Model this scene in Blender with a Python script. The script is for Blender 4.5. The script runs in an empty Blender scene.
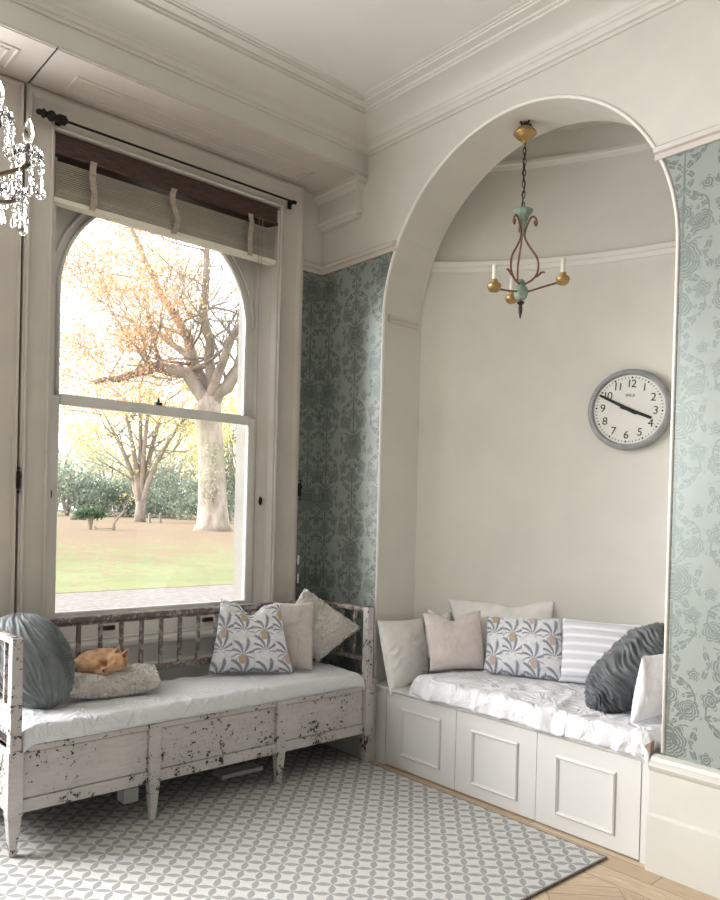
import bpy, bmesh, math, random
from mathutils import Vector, Matrix, noise
PI = math.pi
sc = bpy.context.scene
COL = sc.collection

# ------------------------------------------------------------------ camera
cam_d = bpy.data.cameras.new('camera'); cam = bpy.data.objects.new('camera', cam_d); COL.objects.link(cam)
Rr = ((0.74674578, -0.66464285, 0.02491221), (0.0106858, -0.025462, -0.99961868), (0.66502372, 0.74672724, -0.0119114))
right, down, fwd = (Vector(r) for r in Rr)
m = Matrix((( right.x, -down.x, -fwd.x, 0), (right.y, -down.y, -fwd.y, 0), (right.z, -down.z, -fwd.z, 1.5), (0, 0, 0, 1)))
cam.matrix_world = m
cam_d.sensor_fit = 'AUTO'; cam_d.sensor_width = 36; cam_d.lens = 765.47 / 900 * 36
cam_d.shift_x = (360 - 361.68) / 900; cam_d.shift_y = (521.05 - 450) / 900
cam_d.clip_start = 0.05; cam_d.clip_end = 400
sc.camera = cam

# ------------------------------------------------------------------ world, light, exposure
SKY = 1.5
w = bpy.data.worlds.new('overcast'); sc.world = w; w.use_nodes = True
bg = w.node_tree.nodes['Background']; bg.inputs[0].default_value = (0.94, 0.97, 1.0, 1); bg.inputs[1].default_value = SKY
sc.view_settings.view_transform = 'Standard'; sc.view_settings.look = 'None'
sc.view_settings.exposure = 0.76; sc.view_settings.gamma = 1; sc.view_settings.use_curve_mapping = False

def area(name, loc, direction, sx, sy, power, color=(1, 1, 1), portal=False, spread=180):
    d = bpy.data.lights.new(name, 'AREA'); d.shape = 'RECTANGLE'; d.size = sx; d.size_y = sy; d.energy = power; d.color = color
    o = bpy.data.objects.new(name, d); COL.objects.link(o); o.location = loc
    o.rotation_euler = Vector(direction).to_track_quat('-Z', 'Y').to_euler()
    d.spread = math.radians(spread)
    if portal: d.cycles.is_portal = True
    return o
area('daylight_portal', (2.08, 4.31, 2.1), (0, -1, 0), 1.3, 2.7, 1, portal=True)
area('daylight_next_window', (0.0, 4.26, 2.05), (0.05, -1, -0.06), 1.3, 2.5, 105, (0.97, 0.985, 1))
area('daylight_far_window', (-1.3, 4.26, 2.05), (0.05, -1, -0.06), 0.85, 2.5, 60, (0.97, 0.985, 1))

sd = bpy.data.lights.new('soft_sun', 'SUN'); sd.energy = 5.5; sd.angle = math.radians(55); sd.color = (1, 0.99, 0.97)
so = bpy.data.objects.new('soft_sun', sd); COL.objects.link(so); so.rotation_euler = Vector((0.72, -0.62, -0.36)).to_track_quat('-Z', 'Y').to_euler()

# ------------------------------------------------------------------ node helpers
def S(r, g, b):
    f = lambda c: c / 12.92 if c <= 0.04045 else ((c + 0.055) / 1.055) ** 2.4
    return (f(r / 255), f(g / 255), f(b / 255), 1)

class X:
    """a scalar expression in a node tree"""
    def __init__(s, nt, sock): s.nt, s.k = nt, sock
    def op(s, o, *a):
        n = s.nt.nodes.new('ShaderNodeMath'); n.operation = o
        for i, v in enumerate((s,) + a):
            if isinstance(v, X): s.nt.links.new(v.k, n.inputs[i])
            else: n.inputs[i].default_value = v
        return X(s.nt, n.outputs[0])
    def __add__(s, o): return s.op('ADD', o)
    __radd__ = __add__
    def __sub__(s, o): return s.op('SUBTRACT', o)
    def __rsub__(s, o): return (s * -1.0) + o
    def __mul__(s, o): return s.op('MULTIPLY', o)
    __rmul__ = __mul__
    def __truediv__(s, o): return s.op('DIVIDE', o)
    def __lt__(s, o): return s.op('LESS_THAN', o)
    def __gt__(s, o): return s.op('GREATER_THAN', o)
    def abs(s): return s.op('ABSOLUTE')
    def sin(s): return s.op('SINE')
    def cos(s): return s.op('COSINE')
    def fract(s): return s.op('FRACT')
    def floor(s): return s.op('FLOOR')
    def sqrt(s): return s.op('SQRT')
    def atan2(s, o): return s.op('ARCTAN2', o)
    def pow(s, o): return s.op('POWER', o)
    def max(s, o): return s.op('MAXIMUM', o)
    def min(s, o): return s.op('MINIMUM', o)
    def clamp(s): return s.op('MAXIMUM', 0.0).op('MINIMUM', 1.0)
    def ss(s, a, b):   # linear step, clamped
        return ((s - a) / (b - a)).clamp()

class Mat:
    def __init__(s, name, color=(0.8, 0.8, 0.8, 1), rough=0.5, metal=0.0, **kw):
        s.m = bpy.data.materials.new(name); s.m.use_nodes = True; s.nt = s.m.node_tree
        s.b = s.nt.nodes['Principled BSDF']
        s.b.inputs['Base Color'].default_value = color if len(color) == 4 else (*color, 1)
        s.b.inputs['Roughness'].default_value = rough; s.b.inputs['Metallic'].default_value = metal
        for k, v in kw.items(): s.b.inputs[k.replace('_', ' ')].default_value = v
    def node(s, t, **kw):
        n = s.nt.nodes.new(t)
        for k, v in kw.items(): setattr(n, k, v)
        return n
    def link(s, a, b): s.nt.links.new(a.k if isinstance(a, X) else a, b)
    def coord(s, kind='Object'):
        if kind == 'World': v = s.node('ShaderNodeNewGeometry').outputs['Position']
        else: v = s.node('ShaderNodeTexCoord').outputs[kind]
        return v
    def xyz(s, vec):
        n = s.node('ShaderNodeSeparateXYZ'); s.link(vec, n.inputs[0]); return [X(s.nt, o) for o in n.outputs]
    def comb(s, x, y, z=0.0):
        n = s.node('ShaderNodeCombineXYZ')
        for i, v in enumerate((x, y, z)):
            if isinstance(v, X): s.link(v, n.inputs[i])
            else: n.inputs[i].default_value = v
        return n.outputs[0]
    def noise(s, vec, scale, detail=4, rough=0.55, stretch=None):
        if stretch:
            mp = s.node('ShaderNodeMapping'); mp.inputs['Scale'].default_value = stretch; s.link(vec, mp.inputs[0]); vec = mp.outputs[0]
        n = s.node('ShaderNodeTexNoise'); n.inputs['Scale'].default_value = scale; n.inputs['Detail'].default_value = detail
        n.inputs['Roughness'].default_value = rough; s.link(vec, n.inputs['Vector']); return X(s.nt, n.outputs['Fac'])
    def voro(s, vec, scale):
        n = s.node('ShaderNodeTexVoronoi'); n.inputs['Scale'].default_value = scale; s.link(vec, n.inputs['Vector']); return n
    def mix(s, fac, a, b):
        n = s.node('ShaderNodeMix', data_type='RGBA')
        if isinstance(fac, X): s.link(fac, n.inputs[0])
        else: n.inputs[0].default_value = fac
        for i, v in ((6, a), (7, b)):
            if isinstance(v, tuple): n.inputs[i].default_value = v if len(v) == 4 else (*v, 1)
            else: s.link(v, n.inputs[i])
        return n.outputs[2]
    def color(s, c): s.link(c, s.b.inputs['Base Color'])
    def bump(s, h, dist=0.002, strength=1.0):
        n = s.node('ShaderNodeBump'); n.inputs['Distance'].default_value = dist; n.inputs['Strength'].default_value = strength
        s.link(h, n.inputs['Height']); s.link(n.outputs[0], s.b.inputs['Normal'])

def paint(name, c, var=0.05, rough=0.55, bump=0.0006, scale=3.0):
    q = Mat(name, c, rough); p = q.coord('World')
    n = q.noise(p, scale, 5)
    d = tuple(x * (1 - var * 1.6) for x in c[:3]) + (1,); l = tuple(min(1, x * (1 + var)) for x in c[:3]) + (1,)
    q.color(q.mix(n.ss(0.3, 0.7), d, l)); q.bump(q.noise(p, 40, 3), bump, 0.6); return q.m

def fabric(name, c, weave=600, rough=0.9, var=0.06):
    q = Mat(name, c, rough); q.b.inputs['Sheen Weight'].default_value = 0.25
    p = q.coord('Object'); n = q.noise(p, 14, 4); d = tuple(x * (1 - var * 2) for x in c[:3]) + (1,)
    q.color(q.mix(n.ss(0.3, 0.7), d, c)); v = q.node('ShaderNodeTexNoise'); v.inputs['Scale'].default_value = 6; v.inputs['Detail'].default_value = 3; v.inputs['Distortion'].default_value = 1.4; q.link(p, v.inputs['Vector'])
    cr_ = ((X(q.nt, v.outputs['Fac']) - 0.5).abs() * -6.0 + 1.0).clamp(); q.bump(cr_ + q.noise(p, weave, 2) * 0.08, 0.009, 0.45); return q.m

M = {}
M['ceiling'] = paint('ceiling_paint', S(222, 221, 215), 0.02)
M['cornice'] = paint('cornice_paint', S(217, 214, 207), 0.03)
M['cream'] = paint('cream_plaster', S(217, 213, 205), 0.035, 0.6)
M['niche'] = paint('niche_plaster', S(233, 230, 222), 0.03, 0.6)
M['bounce_cut'] = paint('bounce_cut_tone', S(150, 156, 152), 0.04, 0.7)  # invented tone for the unseen walls, darkened to cut bounced light
M['wood_white'] = paint('joinery_paint', S(208, 201, 193), 0.05, 0.4)
M['sash'] = paint('sash_paint', S(222, 219, 214), 0.04, 0.35)
M['box'] = paint('window_seat_paint', S(214, 212, 209), 0.02, 0.45)
M['skirt'] = paint('skirting_paint', S(208, 205, 197), 0.03, 0.4)
M['arris'] = paint('bright_white_paint', S(240, 238, 232), 0.02, 0.45)
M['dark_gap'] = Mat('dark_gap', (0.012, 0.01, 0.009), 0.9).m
M['iron'] = Mat('black_iron', (0.02, 0.017, 0.015), 0.5, 0.6).m
M['lift'] = Mat('dark_bronze', (0.05, 0.042, 0.038), 0.5, 0.7).m
M['stone'] = paint('exterior_stone', S(132, 128, 120), 0.1, 0.8)

# damask wallpaper: u runs along the wall, v upward
def wallpaper():
    q = Mat('damask_wallpaper', rough=0.4)
    x, y, z = q.xyz(q.coord('World'))
    u = (x + y) - 7.065
    hw = 0.2625
    k = (u / hw + 0.5).floor()
    du = u - k * hw
    par = (k * 0.5).fract() * 2.0
    V = 0.68
    v = (z / V + par * 0.5 + 0.18)
    dv = (v.fract() - 0.5) * V
    wob = q.noise(q.coord('World'), 22, 3) - 0.5
    a = du.abs() + wob * 0.022
    wob2 = q.noise(q.coord('World'), 25, 2) - 0.5
    dv = dv + wob2 * 0.022
    def polar(cu, cv, use_abs=True):
        px = (a if use_abs else du) - cu; py = dv - cv
        r = (px * px + py * py).sqrt(); th = px.atan2(py); return r, th
    def flower(cu, cv, R, n, amp, rings):
        r, th = polar(cu, cv)
        edge = (th * (n / 2.0)).cos().abs() * amp + (1 - amp)
        rr = r / (edge * R)
        inside = rr < 1.0
        lines = ((rr * rings + (th * n).cos() * 0.18).fract() > 0.34)
        return inside * lines
    def ring(cu, cv, R, wd, lo=None):
        r, th = polar(cu, cv)
        mk = (r - R).abs() < wd
        return mk
    def leaf(cu, cv, L, W, ang):
        px = a - cu; py = dv - cv; c, s_ = math.cos(ang), math.sin(ang)
        e = px * c + py * s_; f = py * c - px * s_
        lens = (f.abs() / W + (e / L) * (e / L)) < 1.0
        vein = ((e * 160.0 + f.abs() * 120.0).sin() > -0.75) * (f.abs() > W * 0.10)
        return lens * vein
    def scroll(cu, cv, R, wd, side):
        r, th = polar(cu, cv)
        return ((r - R).abs() < wd) * ((a - cu) * side > -0.3 * R)
    mk = flower(0, 0.0, 0.092, 9, 0.16, 6.5)
    mk = mk.max(flower(0, 0.02, 0.045, 5, 0.3, 2.0))
    mk = mk.max(flower(0, 0.20, 0.046, 6, 0.3, 3.5)).max(flower(0, -0.19, 0.054, 3, 0.35, 4.0))
    mk = mk.max(flower(0.085, 0.150, 0.047, 7, 0.22, 4.0)).max(flower(0.09, -0.135, 0.042, 5, 0.3, 3.5)).max(flower(0.1, 0.30, 0.03, 5, 0.3, 2.5))
    for cu, cv, L, Wd, an in ((0.045, 0.112, 0.05, 0.014, 0.8), (0.055, -0.085, 0.05, 0.015, -0.7), (0.045, 0.262, 0.05, 0.016, -0.6), (0.05, -0.262, 0.055, 0.016, 0.6), (0.108, 0.04, 0.05, 0.014, 1.3),
                              (0.03, 0.155, 0.035, 0.011, 1.1), (0.03, -0.125, 0.035, 0.011, -1.1), (0.085, 0.215, 0.04, 0.012, 0.3), (0.09, -0.21, 0.045, 0.013, -0.2), (0.112, -0.03, 0.04, 0.012, -1.2), (0.025, 0.315, 0.035, 0.011, 0.9), (0.025, -0.32, 0.035, 0.011, -0.9)):
        mk = mk.max(leaf(cu, cv, L, Wd, an))
    mk = mk.max((a < 0.005) * (dv.abs() > 0.08))
    mk = mk.max(scroll(0.05, 0.20, 0.06, 0.0035, 1)).max(scroll(0.045, -0.19, 0.06, 0.0035, 1)).max(scroll(0.07, 0.03, 0.05, 0.003, -1))
    worn = (q.noise(q.coord('World'), 120, 2) > 0.36)
    mk = mk * (worn * 0.45 + 0.55)
    cl = q.noise(q.coord('World'), 1.3, 4)
    base = q.mix(cl.ss(0.3, 0.7), S(146, 154, 149), S(155, 162, 157))
    q.color(q.mix(mk * 0.9, base, S(108, 116, 112)))
    ro = mk * 0.06 + 0.34; q.link(ro, q.b.inputs['Roughness'])
    q.b.inputs['Specular IOR Level'].default_value = 0.5
    q.link(mk * 0.45 + 0.08, q.b.inputs['Metallic'])
    q.bump(mk, 0.0004, 0.5)
    return q.m
M['wallpaper'] = wallpaper()

def oak():
    q = Mat('oak_parquet', rough=0.42); p = q.coord('World')
    x, y, z = q.xyz(p)
    # herringbone field: blocks alternate direction in a diagonal checker
    s = 0.7071; a = (x + y) * s; b = (y - x) * s
    P = 0.30; ca = (a / P).floor(); cb = (b / P).floor()
    alt = ((ca + cb) * 0.5).fract() * 2.0
    e = a * (1 - alt) + b * alt; f = b * (1 - alt) + a * alt
    strip = (f / 0.075).floor(); rnd = ((strip * 12.9898 + ca * 78.233 + cb * 37.719).sin() * 43758.5).fract()
    gap = ((f / 0.075).fract() < 0.03).max((e / P).fract() < 0.006)
    # straight border boards beside the walls
    border = x > 2.86
    bs = (x / 0.115).floor(); brnd = ((bs * 12.9898 + (y / 1.1 + bs * 0.37).floor() * 7.13).sin() * 43758.5).fract()
    bgap = ((x / 0.115).fract() < 0.025).max((y / 1.1 + bs * 0.37).fract() < 0.003)
    rn = rnd * (1 - border) + brnd * border; gp = gap * (1 - border) + bgap * border
    ev = q.comb(e * (1 - border) + y * border, f * (1 - border) + x * border, rn * 7.0)
    g = q.noise(ev, 22, 5, 0.6, (0.6, 9, 1))
    c1 = q.mix(rn, S(192, 168, 140), S(216, 196, 168)); c2 = q.mix(g.ss(0.35, 0.75), c1, S(168, 142, 114))
    q.color(q.mix(gp, c2, S(95, 72, 50))); q.bump((1 - gp) + g * 0.3, 0.0008, 0.5); return q.m
M['oak'] = oak()

def rug_mat():
    q = Mat('woven_rug', rough=0.95); p = q.coord('Object'); x, y, z = q.xyz(p)
    s = 0.7071 / 0.0765; a = (x + y) * s; b = (y - x) * s
    nz = q.noise(p, 60, 2); a = a + (nz - 0.5) * 0.12; b = b + (nz - 0.5) * 0.1
    fa = a.fract(); fb = b.fract()
    da = (fa - 0.5).abs() * -1.0 + 0.5; db = (fb - 0.5).abs() * -1.0 + 0.5   # distance to nearest grid line
    lens = (da < (fb * PI).sin() * 0.19).max(db < (fa * PI).sin() * 0.19)
    wr = q.noise(p, 260, 2)
    c = q.mix(lens, S(206, 204, 200), S(154, 155, 154)); c2 = q.mix((wr.ss(0.35, 0.65)) * 0.25, c, S(120, 118, 114))
    q.color(c2); q.bump(wr + lens * -0.4, 0.002, 0.6); return q.m
M['rug'] = rug_mat()
M['rug_edge'] = fabric('rug_edge', S(95, 82, 76))

def chippy(name, c, wear, dark=S(58, 44, 38), stretch=(1, 1, 1)):
    q = Mat(name, rough=0.6); p = q.coord('World')
    n = q.noise(p, 34, 6, 0.66, stretch); n2 = q.noise(p, 5, 4); n3 = q.noise(p, 120, 3, 0.6, stretch)
    chip = ((n * 0.62 + n2 * 0.28 + n3 * 0.2) > wear)
    tint = q.mix(n2.ss(0.3, 0.7), c, tuple(v * 0.8 for v in c[:3]) + (1,))
    gr = q.mix((q.noise(p, 12, 5, 0.6, (1, 1, 6)).ss(0.45, 0.8)) * 0.5, tint, S(166, 160, 150))
    q.color(q.mix(chip, gr, dark)); q.bump(1 - chip, 0.0012, 0.7); return q.m
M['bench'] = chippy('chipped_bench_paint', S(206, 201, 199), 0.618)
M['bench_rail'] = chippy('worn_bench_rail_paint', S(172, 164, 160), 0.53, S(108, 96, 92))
M['bench_dark'] = Mat('dark_timber_gap_shade', S(60, 46, 40), 0.7).m

M['white_linen'] = fabric('white_linen', S(232, 232, 236))
def sheetmat():
    q = Mat('rumpled_white_sheet', S(226, 226, 230), 0.9); p = q.coord('World'); n = q.noise(p, 3.5, 2); v = q.node('ShaderNodeTexNoise'); v.inputs['Scale'].default_value = 7; v.inputs['Detail'].default_value = 3; v.inputs['Distortion'].default_value = 1.6; q.link(p, v.inputs['Vector'])
    r = ((X(q.nt, v.outputs['Fac']) - 0.5).abs() * -6.0 + 1.0).clamp(); q.bump(r, 0.012, 0.55); return q.m
M['sheet'] = sheetmat()
M['off_white'] = fabric('off_white_linen', S(252, 250, 248))
M['pink_linen'] = fabric('blush_linen', S(232, 220, 217))
M['beige_linen'] = fabric('beige_linen', S(208, 198, 193))
def shagmat(name, a, b_):
    q = Mat(name, rough=0.95); g = q.node('ShaderNodeNewGeometry'); q.color(q.mix(X(q.nt, g.outputs['Random Per Island']), a, b_)); q.b.inputs['Sheen Weight'].default_value = 0.2; return q.m
M['shag'] = shagmat('cream_shag_pile', S(226, 221, 215), S(255, 254, 252)); M['shag_grey'] = shagmat('white_shag_pile', S(226, 221, 216), S(255, 254, 252))
M['backing'] = fabric('shag_backing', S(214, 208, 202))
M['brown_cloth'] = fabric('brown_ticking', S(150, 122, 112))
def stripe():
    q = Mat('ribbed_white_cotton', S(238, 238, 241), 0.9); u = q.xyz(q.coord('UV'))
    s_ = ((u[1] * 20.0) * (2 * PI)).sin(); q.bump(s_, 0.004, 0.9)
    q.color(q.mix(s_.ss(-0.2, 1.0), S(214, 214, 222), S(242, 242, 245))); return q.m
M['stripe'] = stripe()
def velvet(name, c, hi):
    q = Mat(name, c, 0.55); q.b.inputs['Sheen Weight'].default_value = 1.0; q.b.inputs['Sheen Roughness'].default_value = 0.3
    q.b.inputs['Sheen Tint'].default_value = hi
    n = q.noise(q.coord('Object'), 18, 4); q.color(q.mix(n.ss(0.3, 0.7), tuple(v * 0.7 for v in c[:3]) + (1,), c)); return q.m
M['velvet_dark'] = velvet('charcoal_velvet', S(84, 87, 90), S(215, 220, 222))
M['velvet_green'] = velvet('grey_green_velvet', S(112, 118, 120), S(245, 250, 250))

def pineapple():
    q = Mat('pineapple_print', rough=0.9); U = q.xyz(q.coord('UV')); u, v = U[0], U[1]
    PW, PH = 0.118, 0.26
    k = (u / PW).floor(); lu = (u / PW).fract() - 0.5; par = (k * 0.5).fract() * 2.0
    vv = v / PH + par * 0.45 + 0.12; row = vv.floor(); lv = vv.fract() - 0.5
    px = lu * PW; py = lv * PH
    def spikes(cy, R, n, up, ph):
        yy = py - cy; r = (px * px + yy * yy).sqrt(); th = px.atan2(yy * up); th = th * (1 - r * 3.0)
        t = ((th * n + r * 22.0 + ph).cos().abs()).pow(0.6)
        reach = ((th.abs() * -0.26) + 1.0) * R
        wid = (1 - r / reach) * 0.4 + 0.04
        m_ = (t * -1.0 + 1.0 < wid) * (r < reach) * (th.abs() < 1.3)
        core = ((t * -1.0 + 1.0) < wid * 0.35) * (r > R * 0.15)
        return m_, core
    m1, c1 = spikes(0.004, 0.10, 5.0, 1.0, 0.0); m2, c2 = spikes(-0.115, 0.115, 6.0, 1.0, 0.0)
    bod = ((px / 0.019) * (px / 0.019) + ((py + 0.02) / 0.03) * ((py + 0.02) / 0.03)) < 1.0
    hatch = (((px + py) * 420.0).sin() > 0.75).max(((px - py) * 420.0).sin() > 0.75)
    rnd = ((k * 12.98 + row * 78.2).sin() * 437.5).fract()
    bc = q.mix(rnd > 0.5, S(218, 192, 186), S(200, 180, 146))
    bc = q.mix(hatch * 0.5, bc, S(120, 110, 105))
    base = q.mix(q.noise(q.coord('UV'), 30, 3).ss(0.5, 0.6) * 0.5, S(234, 234, 238), S(206, 209, 218))
    lc = q.mix(q.noise(q.coord('UV'), 90, 2).ss(0.35, 0.65), S(152, 158, 171), S(206, 210, 219))
    c = q.mix(m1.max(m2), base, lc); c = q.mix(c1.max(c2) * 0.6, c, S(96, 100, 114)); c = q.mix(bod, c, bc)
    q.color(c); q.b.inputs['Sheen Weight'].default_value = 0.2
    q.bump(q.noise(q.coord('Object'), 600, 2), 0.0008, 0.4); return q.m
M['pineapple'] = pineapple()

def dogfur():
    q = Mat('tan_dog_fur', rough=0.85); p = q.coord('World')
    n = q.noise(p, 22, 4); f = q.noise(p, 300, 3, 0.6, (1, 1, 0.3))
    c = q.mix(n.ss(0.38, 0.62), S(168, 118, 80), S(206, 168, 128)); c = q.mix(f.ss(0.4, 0.7) * 0.35, c, S(118, 78, 52)); q.color(c)
    q.b.inputs['Sheen Weight'].default_value = 0.3; q.bump(f, 0.003, 0.7); return q.m
M['dog'] = dogfur()
M['dog_ear'] = Mat('dog_ear_dark', S(128, 76, 46), 0.85).m
M['dog_nose'] = Mat('dog_nose', (0.02, 0.015, 0.013), 0.4).m

M['brass'] = Mat('aged_brass', S(176, 146, 98), 0.42, 0.8).m
M['copper'] = paint('copper_brown_rod', S(128, 84, 66), 0.25, 0.45, 0.0006, 60)
M['verdigris'] = paint('verdigris_green', S(142, 164, 148), 0.2, 0.55, 0.0006, 60)
M['chain_dark'] = Mat('dark_bronze_chain', S(70, 58, 50), 0.45, 0.7).m
M['candle'] = Mat('ivory_candle_tube', S(238, 234, 222), 0.5).m
M['crystal'] = Mat('clear_crystal', (1, 1, 1), 0.02, 0.0, Transmission_Weight=1.0, IOR=1.5).m
M['silver'] = Mat('tarnished_silver', S(128, 112, 92), 0.35, 0.8).m

M['clock_case'] = paint('grey_clock_case', S(158, 160, 160), 0.1, 0.4, 0.0004, 20)
M['clock_dial'] = paint('white_dial', S(238, 237, 231), 0.02, 0.4, 0.0001)
M['black'] = Mat('black_enamel', (0.012, 0.012, 0.013), 0.4).m
M['print_grey'] = Mat('grey_print', (0.16, 0.16, 0.16), 0.6).m

def glass_pane():
    q = Mat('window_glass'); nt = q.nt; nt.nodes.remove(q.b); out = nt.nodes['Material Output']
    t = nt.nodes.new('ShaderNodeBsdfTransparent'); g = nt.nodes.new('ShaderNodeBsdfGlossy'); g.inputs['Roughness'].default_value = 0.02
    mx = nt.nodes.new('ShaderNodeMixShader'); fr = nt.nodes.new('ShaderNodeFresnel'); fr.inputs[0].default_value = 1.35
    nt.links.new(fr.outputs[0], mx.inputs[0]); nt.links.new(t.outputs[0], mx.inputs[1]); nt.links.new(g.outputs[0], mx.inputs[2]); nt.links.new(mx.outputs[0], out.inputs[0])
    return q.m
M['pane'] = glass_pane()
def darkwood():
    q = Mat('dark_stained_headbox', rough=0.45); p = q.coord('World'); n = q.noise(p, 14, 5, 0.6, (1, 8, 8))
    q.color(q.mix(n.ss(0.4, 0.75), S(52, 32, 26), S(98, 70, 58))); return q.m
M['headbox'] = darkwood()
def slatmat():
    q = Mat('wood_slat', rough=0.55); p = q.coord('World'); n = q.noise(p, 10, 4, 0.6, (1, 10, 10))
    q.color(q.mix(n.ss(0.3, 0.7), S(190, 182, 168), S(206, 198, 184))); return q.m
M['slat'] = slatmat()
M['blind_rail'] = paint('cream_blind_rail', S(236, 230, 214), 0.02)
M['tape'] = fabric('blind_tape', S(178, 166, 152))

# ------------------------------------------------------------------ geometry helpers
class MB:
    def __init__(s): s.v, s.f, s.mi, s.uv = [], [], [], None
    def add(s, vs, fs, mi=0):
        o = len(s.v); s.v += [Vector(v) for v in vs]; s.f += [tuple(i + o for i in f) for f in fs]; s.mi += [mi] * len(fs); return s
    def box(s, a, b, mi=0):
        x0, y0, z0 = a; x1, y1, z1 = b
        return s.add([(x0,y0,z0),(x1,y0,z0),(x1,y1,z0),(x0,y1,z0),(x0,y0,z1),(x1,y0,z1),(x1,y1,z1),(x0,y1,z1)],
                     [(0,3,2,1),(4,5,6,7),(0,1,5,4),(1,2,6,5),(2,3,7,6),(3,0,4,7)], mi)
    def taper(s, c0, h0, c1, h1, mi=0):   # frustum: centre + half sizes at two levels
        vs = []
        for c, h in ((c0, h0), (c1, h1)):
            vs += [(c[0]-h[0],c[1]-h[1],c[2]),(c[0]+h[0],c[1]-h[1],c[2]),(c[0]+h[0],c[1]+h[1],c[2]),(c[0]-h[0],c[1]+h[1],c[2])]
        return s.add(vs, [(0,3,2,1),(4,5,6,7),(0,1,5,4),(1,2,6,5),(2,3,7,6),(3,0,4,7)], mi)
    def tube(s, pts, r, n=8, closed=False, mi=0, cap=True):
        pts = [Vector(p) for p in pts]; L = len(pts); rs = r if isinstance(r, (list, tuple)) else [r] * L
        tans = []
        for i in range(L):
            a = pts[(i - 1) % L] if (closed or i > 0) else pts[i]; b = pts[(i + 1) % L] if (closed or i < L - 1) else pts[i]
            t = (b - a); tans.append(t.normalized() if t.length > 1e-9 else Vector((0, 0, 1)))
        ref = Vector((0, 0, 1)) if abs(tans[0].z) < 0.9 else Vector((1, 0, 0))
        nrm = (ref - tans[0] * ref.dot(tans[0])).normalized(); vs = []
        for i in range(L):
            nrm = nrm - tans[i] * nrm.dot(tans[i])
            if nrm.length < 1e-6: nrm = tans[i].orthogonal()
            nrm.normalize(); bn = tans[i].cross(nrm)
            for k in range(n):
                an = 2 * PI * k / n; vs.append(pts[i] + (nrm * math.cos(an) + bn * math.sin(an)) * rs[i])
        fs = []
        for i in range(L if closed else L - 1):
            j = (i + 1) % L
            for k in range(n): fs.append((i*n+k, i*n+(k+1)%n, j*n+(k+1)%n, j*n+k))
        if cap and not closed: fs += [tuple(range(n - 1, -1, -1)), tuple(range((L - 1) * n, L * n))]
        return s.add(vs, fs, mi)
    def lathe(s, prof, c=(0, 0, 0), n=24, mi=0, axis=None):   # prof = (radius, height)
        vs = []
        for r, h in prof:
            for k in range(n):
                an = 2 * PI * k / n; vs.append(Vector((r * math.cos(an), r * math.sin(an), h)))
        fs = []
        for i in range(len(prof) - 1):
            for k in range(n): fs.append((i*n+k, i*n+(k+1)%n, (i+1)*n+(k+1)%n, (i+1)*n+k))
        fs += [tuple(range(n - 1, -1, -1)), tuple(range((len(prof) - 1) * n, len(prof) * n))]
        if axis is not None:
            q = Vector((0, 0, 1)).rotation_difference(Vector(axis)); vs = [q @ v for v in vs]
        return s.add([v + Vector(c) for v in vs], fs, mi)
    def prism(s, poly, direction, mi=0):   # poly: list of 3D points, extruded
        d = Vector(direction); n = len(poly); vs = [Vector(p) for p in poly] + [Vector(p) + d for p in poly]
        fs = [tuple(range(n - 1, -1, -1)), tuple(range(n, 2 * n))] + [(i, (i + 1) % n, n + (i + 1) % n, n + i) for i in range(n)]
        return s.add(vs, fs, mi)
    def ball(s, c, r, n=12, m=8, mi=0):
        r = r if isinstance(r, (tuple, list)) else (r, r, r)
        vs, fs = [], []
        for i in range(1, m):
            t = PI * i / m
            for k in range(n): vs.append((c[0]+r[0]*math.sin(t)*math.cos(2*PI*k/n), c[1]+r[1]*math.sin(t)*math.sin(2*PI*k/n), c[2]+r[2]*math.cos(t)))
        for i in range(m - 2):
            for k in range(n): fs.append((i*n+k, (i+1)*n+k, (i+1)*n+(k+1)%n, i*n+(k+1)%n))
        vs += [(c[0],c[1],c[2]+r[2]), (c[0],c[1],c[2]-r[2])]; a = len(vs) - 2
        for k in range(n): fs += [(a, k, (k+1)%n), (a+1, (m-2)*n+(k+1)%n, (m-2)*n+k)]
        return s.add(vs, fs, mi)
    def frame(s, rect, prof, plane):
        """mitred moulding round rect=(a0,b0,a1,b1); prof=[(outward, height)]; plane(a,b,h)->xyz"""
        a0, b0, a1, b1 = rect; n = len(prof); vs = []
        for ca, cb, sa, sb in ((a0,b0,-1,-1),(a1,b0,1,-1),(a1,b1,1,1),(a0,b1,-1,1)):
            for o, h in prof: vs.append(plane(ca + sa * o, cb + sb * o, h))
        fs = []
        for i in range(4):
            j = (i + 1) % 4
            for k in range(n): fs.append((i*n+k, i*n+(k+1)%n, j*n+(k+1)%n, j*n+k))
        return s.add(vs, fs)
    def build(s, name, mat, parent=None, smooth=False, loc=None, bevel=0.0):
        me = bpy.data.meshes.new(name); me.from_pydata([tuple(v) for v in s.v], [], s.f)
        mats = mat if isinstance(mat, (list, tuple)) else [mat]
        for q in mats: me.materials.append(q)
        if len(mats) > 1: me.polygons.foreach_set('material_index', s.mi)
        bm = bmesh.new(); bm.from_mesh(me); bmesh.ops.recalc_face_normals(bm, faces=bm.faces); bm.to_mesh(me); bm.free()
        if s.uv:
            l = me.uv_layers.new(name='UVMap')
            for lp in me.loops: l.data[lp.index].uv = s.uv[lp.vertex_index]
        if smooth:
            me.polygons.foreach_set('use_smooth', [True] * len(me.polygons))
            if smooth == 'auto':
                me.set_sharp_from_angle(angle=math.radians(40))
        me.update()
        o = bpy.data.objects.new(name, me); COL.objects.link(o)
        if parent: o.parent = parent; o.matrix_parent_inverse = Matrix.Translation(-parent.location) if parent.type == 'EMPTY' and not parent.parent else Matrix()
        if loc: o.location = loc
        if bevel:
            b = o.modifiers.new('bevel', 'BEVEL'); b.width = bevel; b.segments = 2; b.limit_method = 'ANGLE'; b.angle_limit = math.radians(40)
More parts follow.
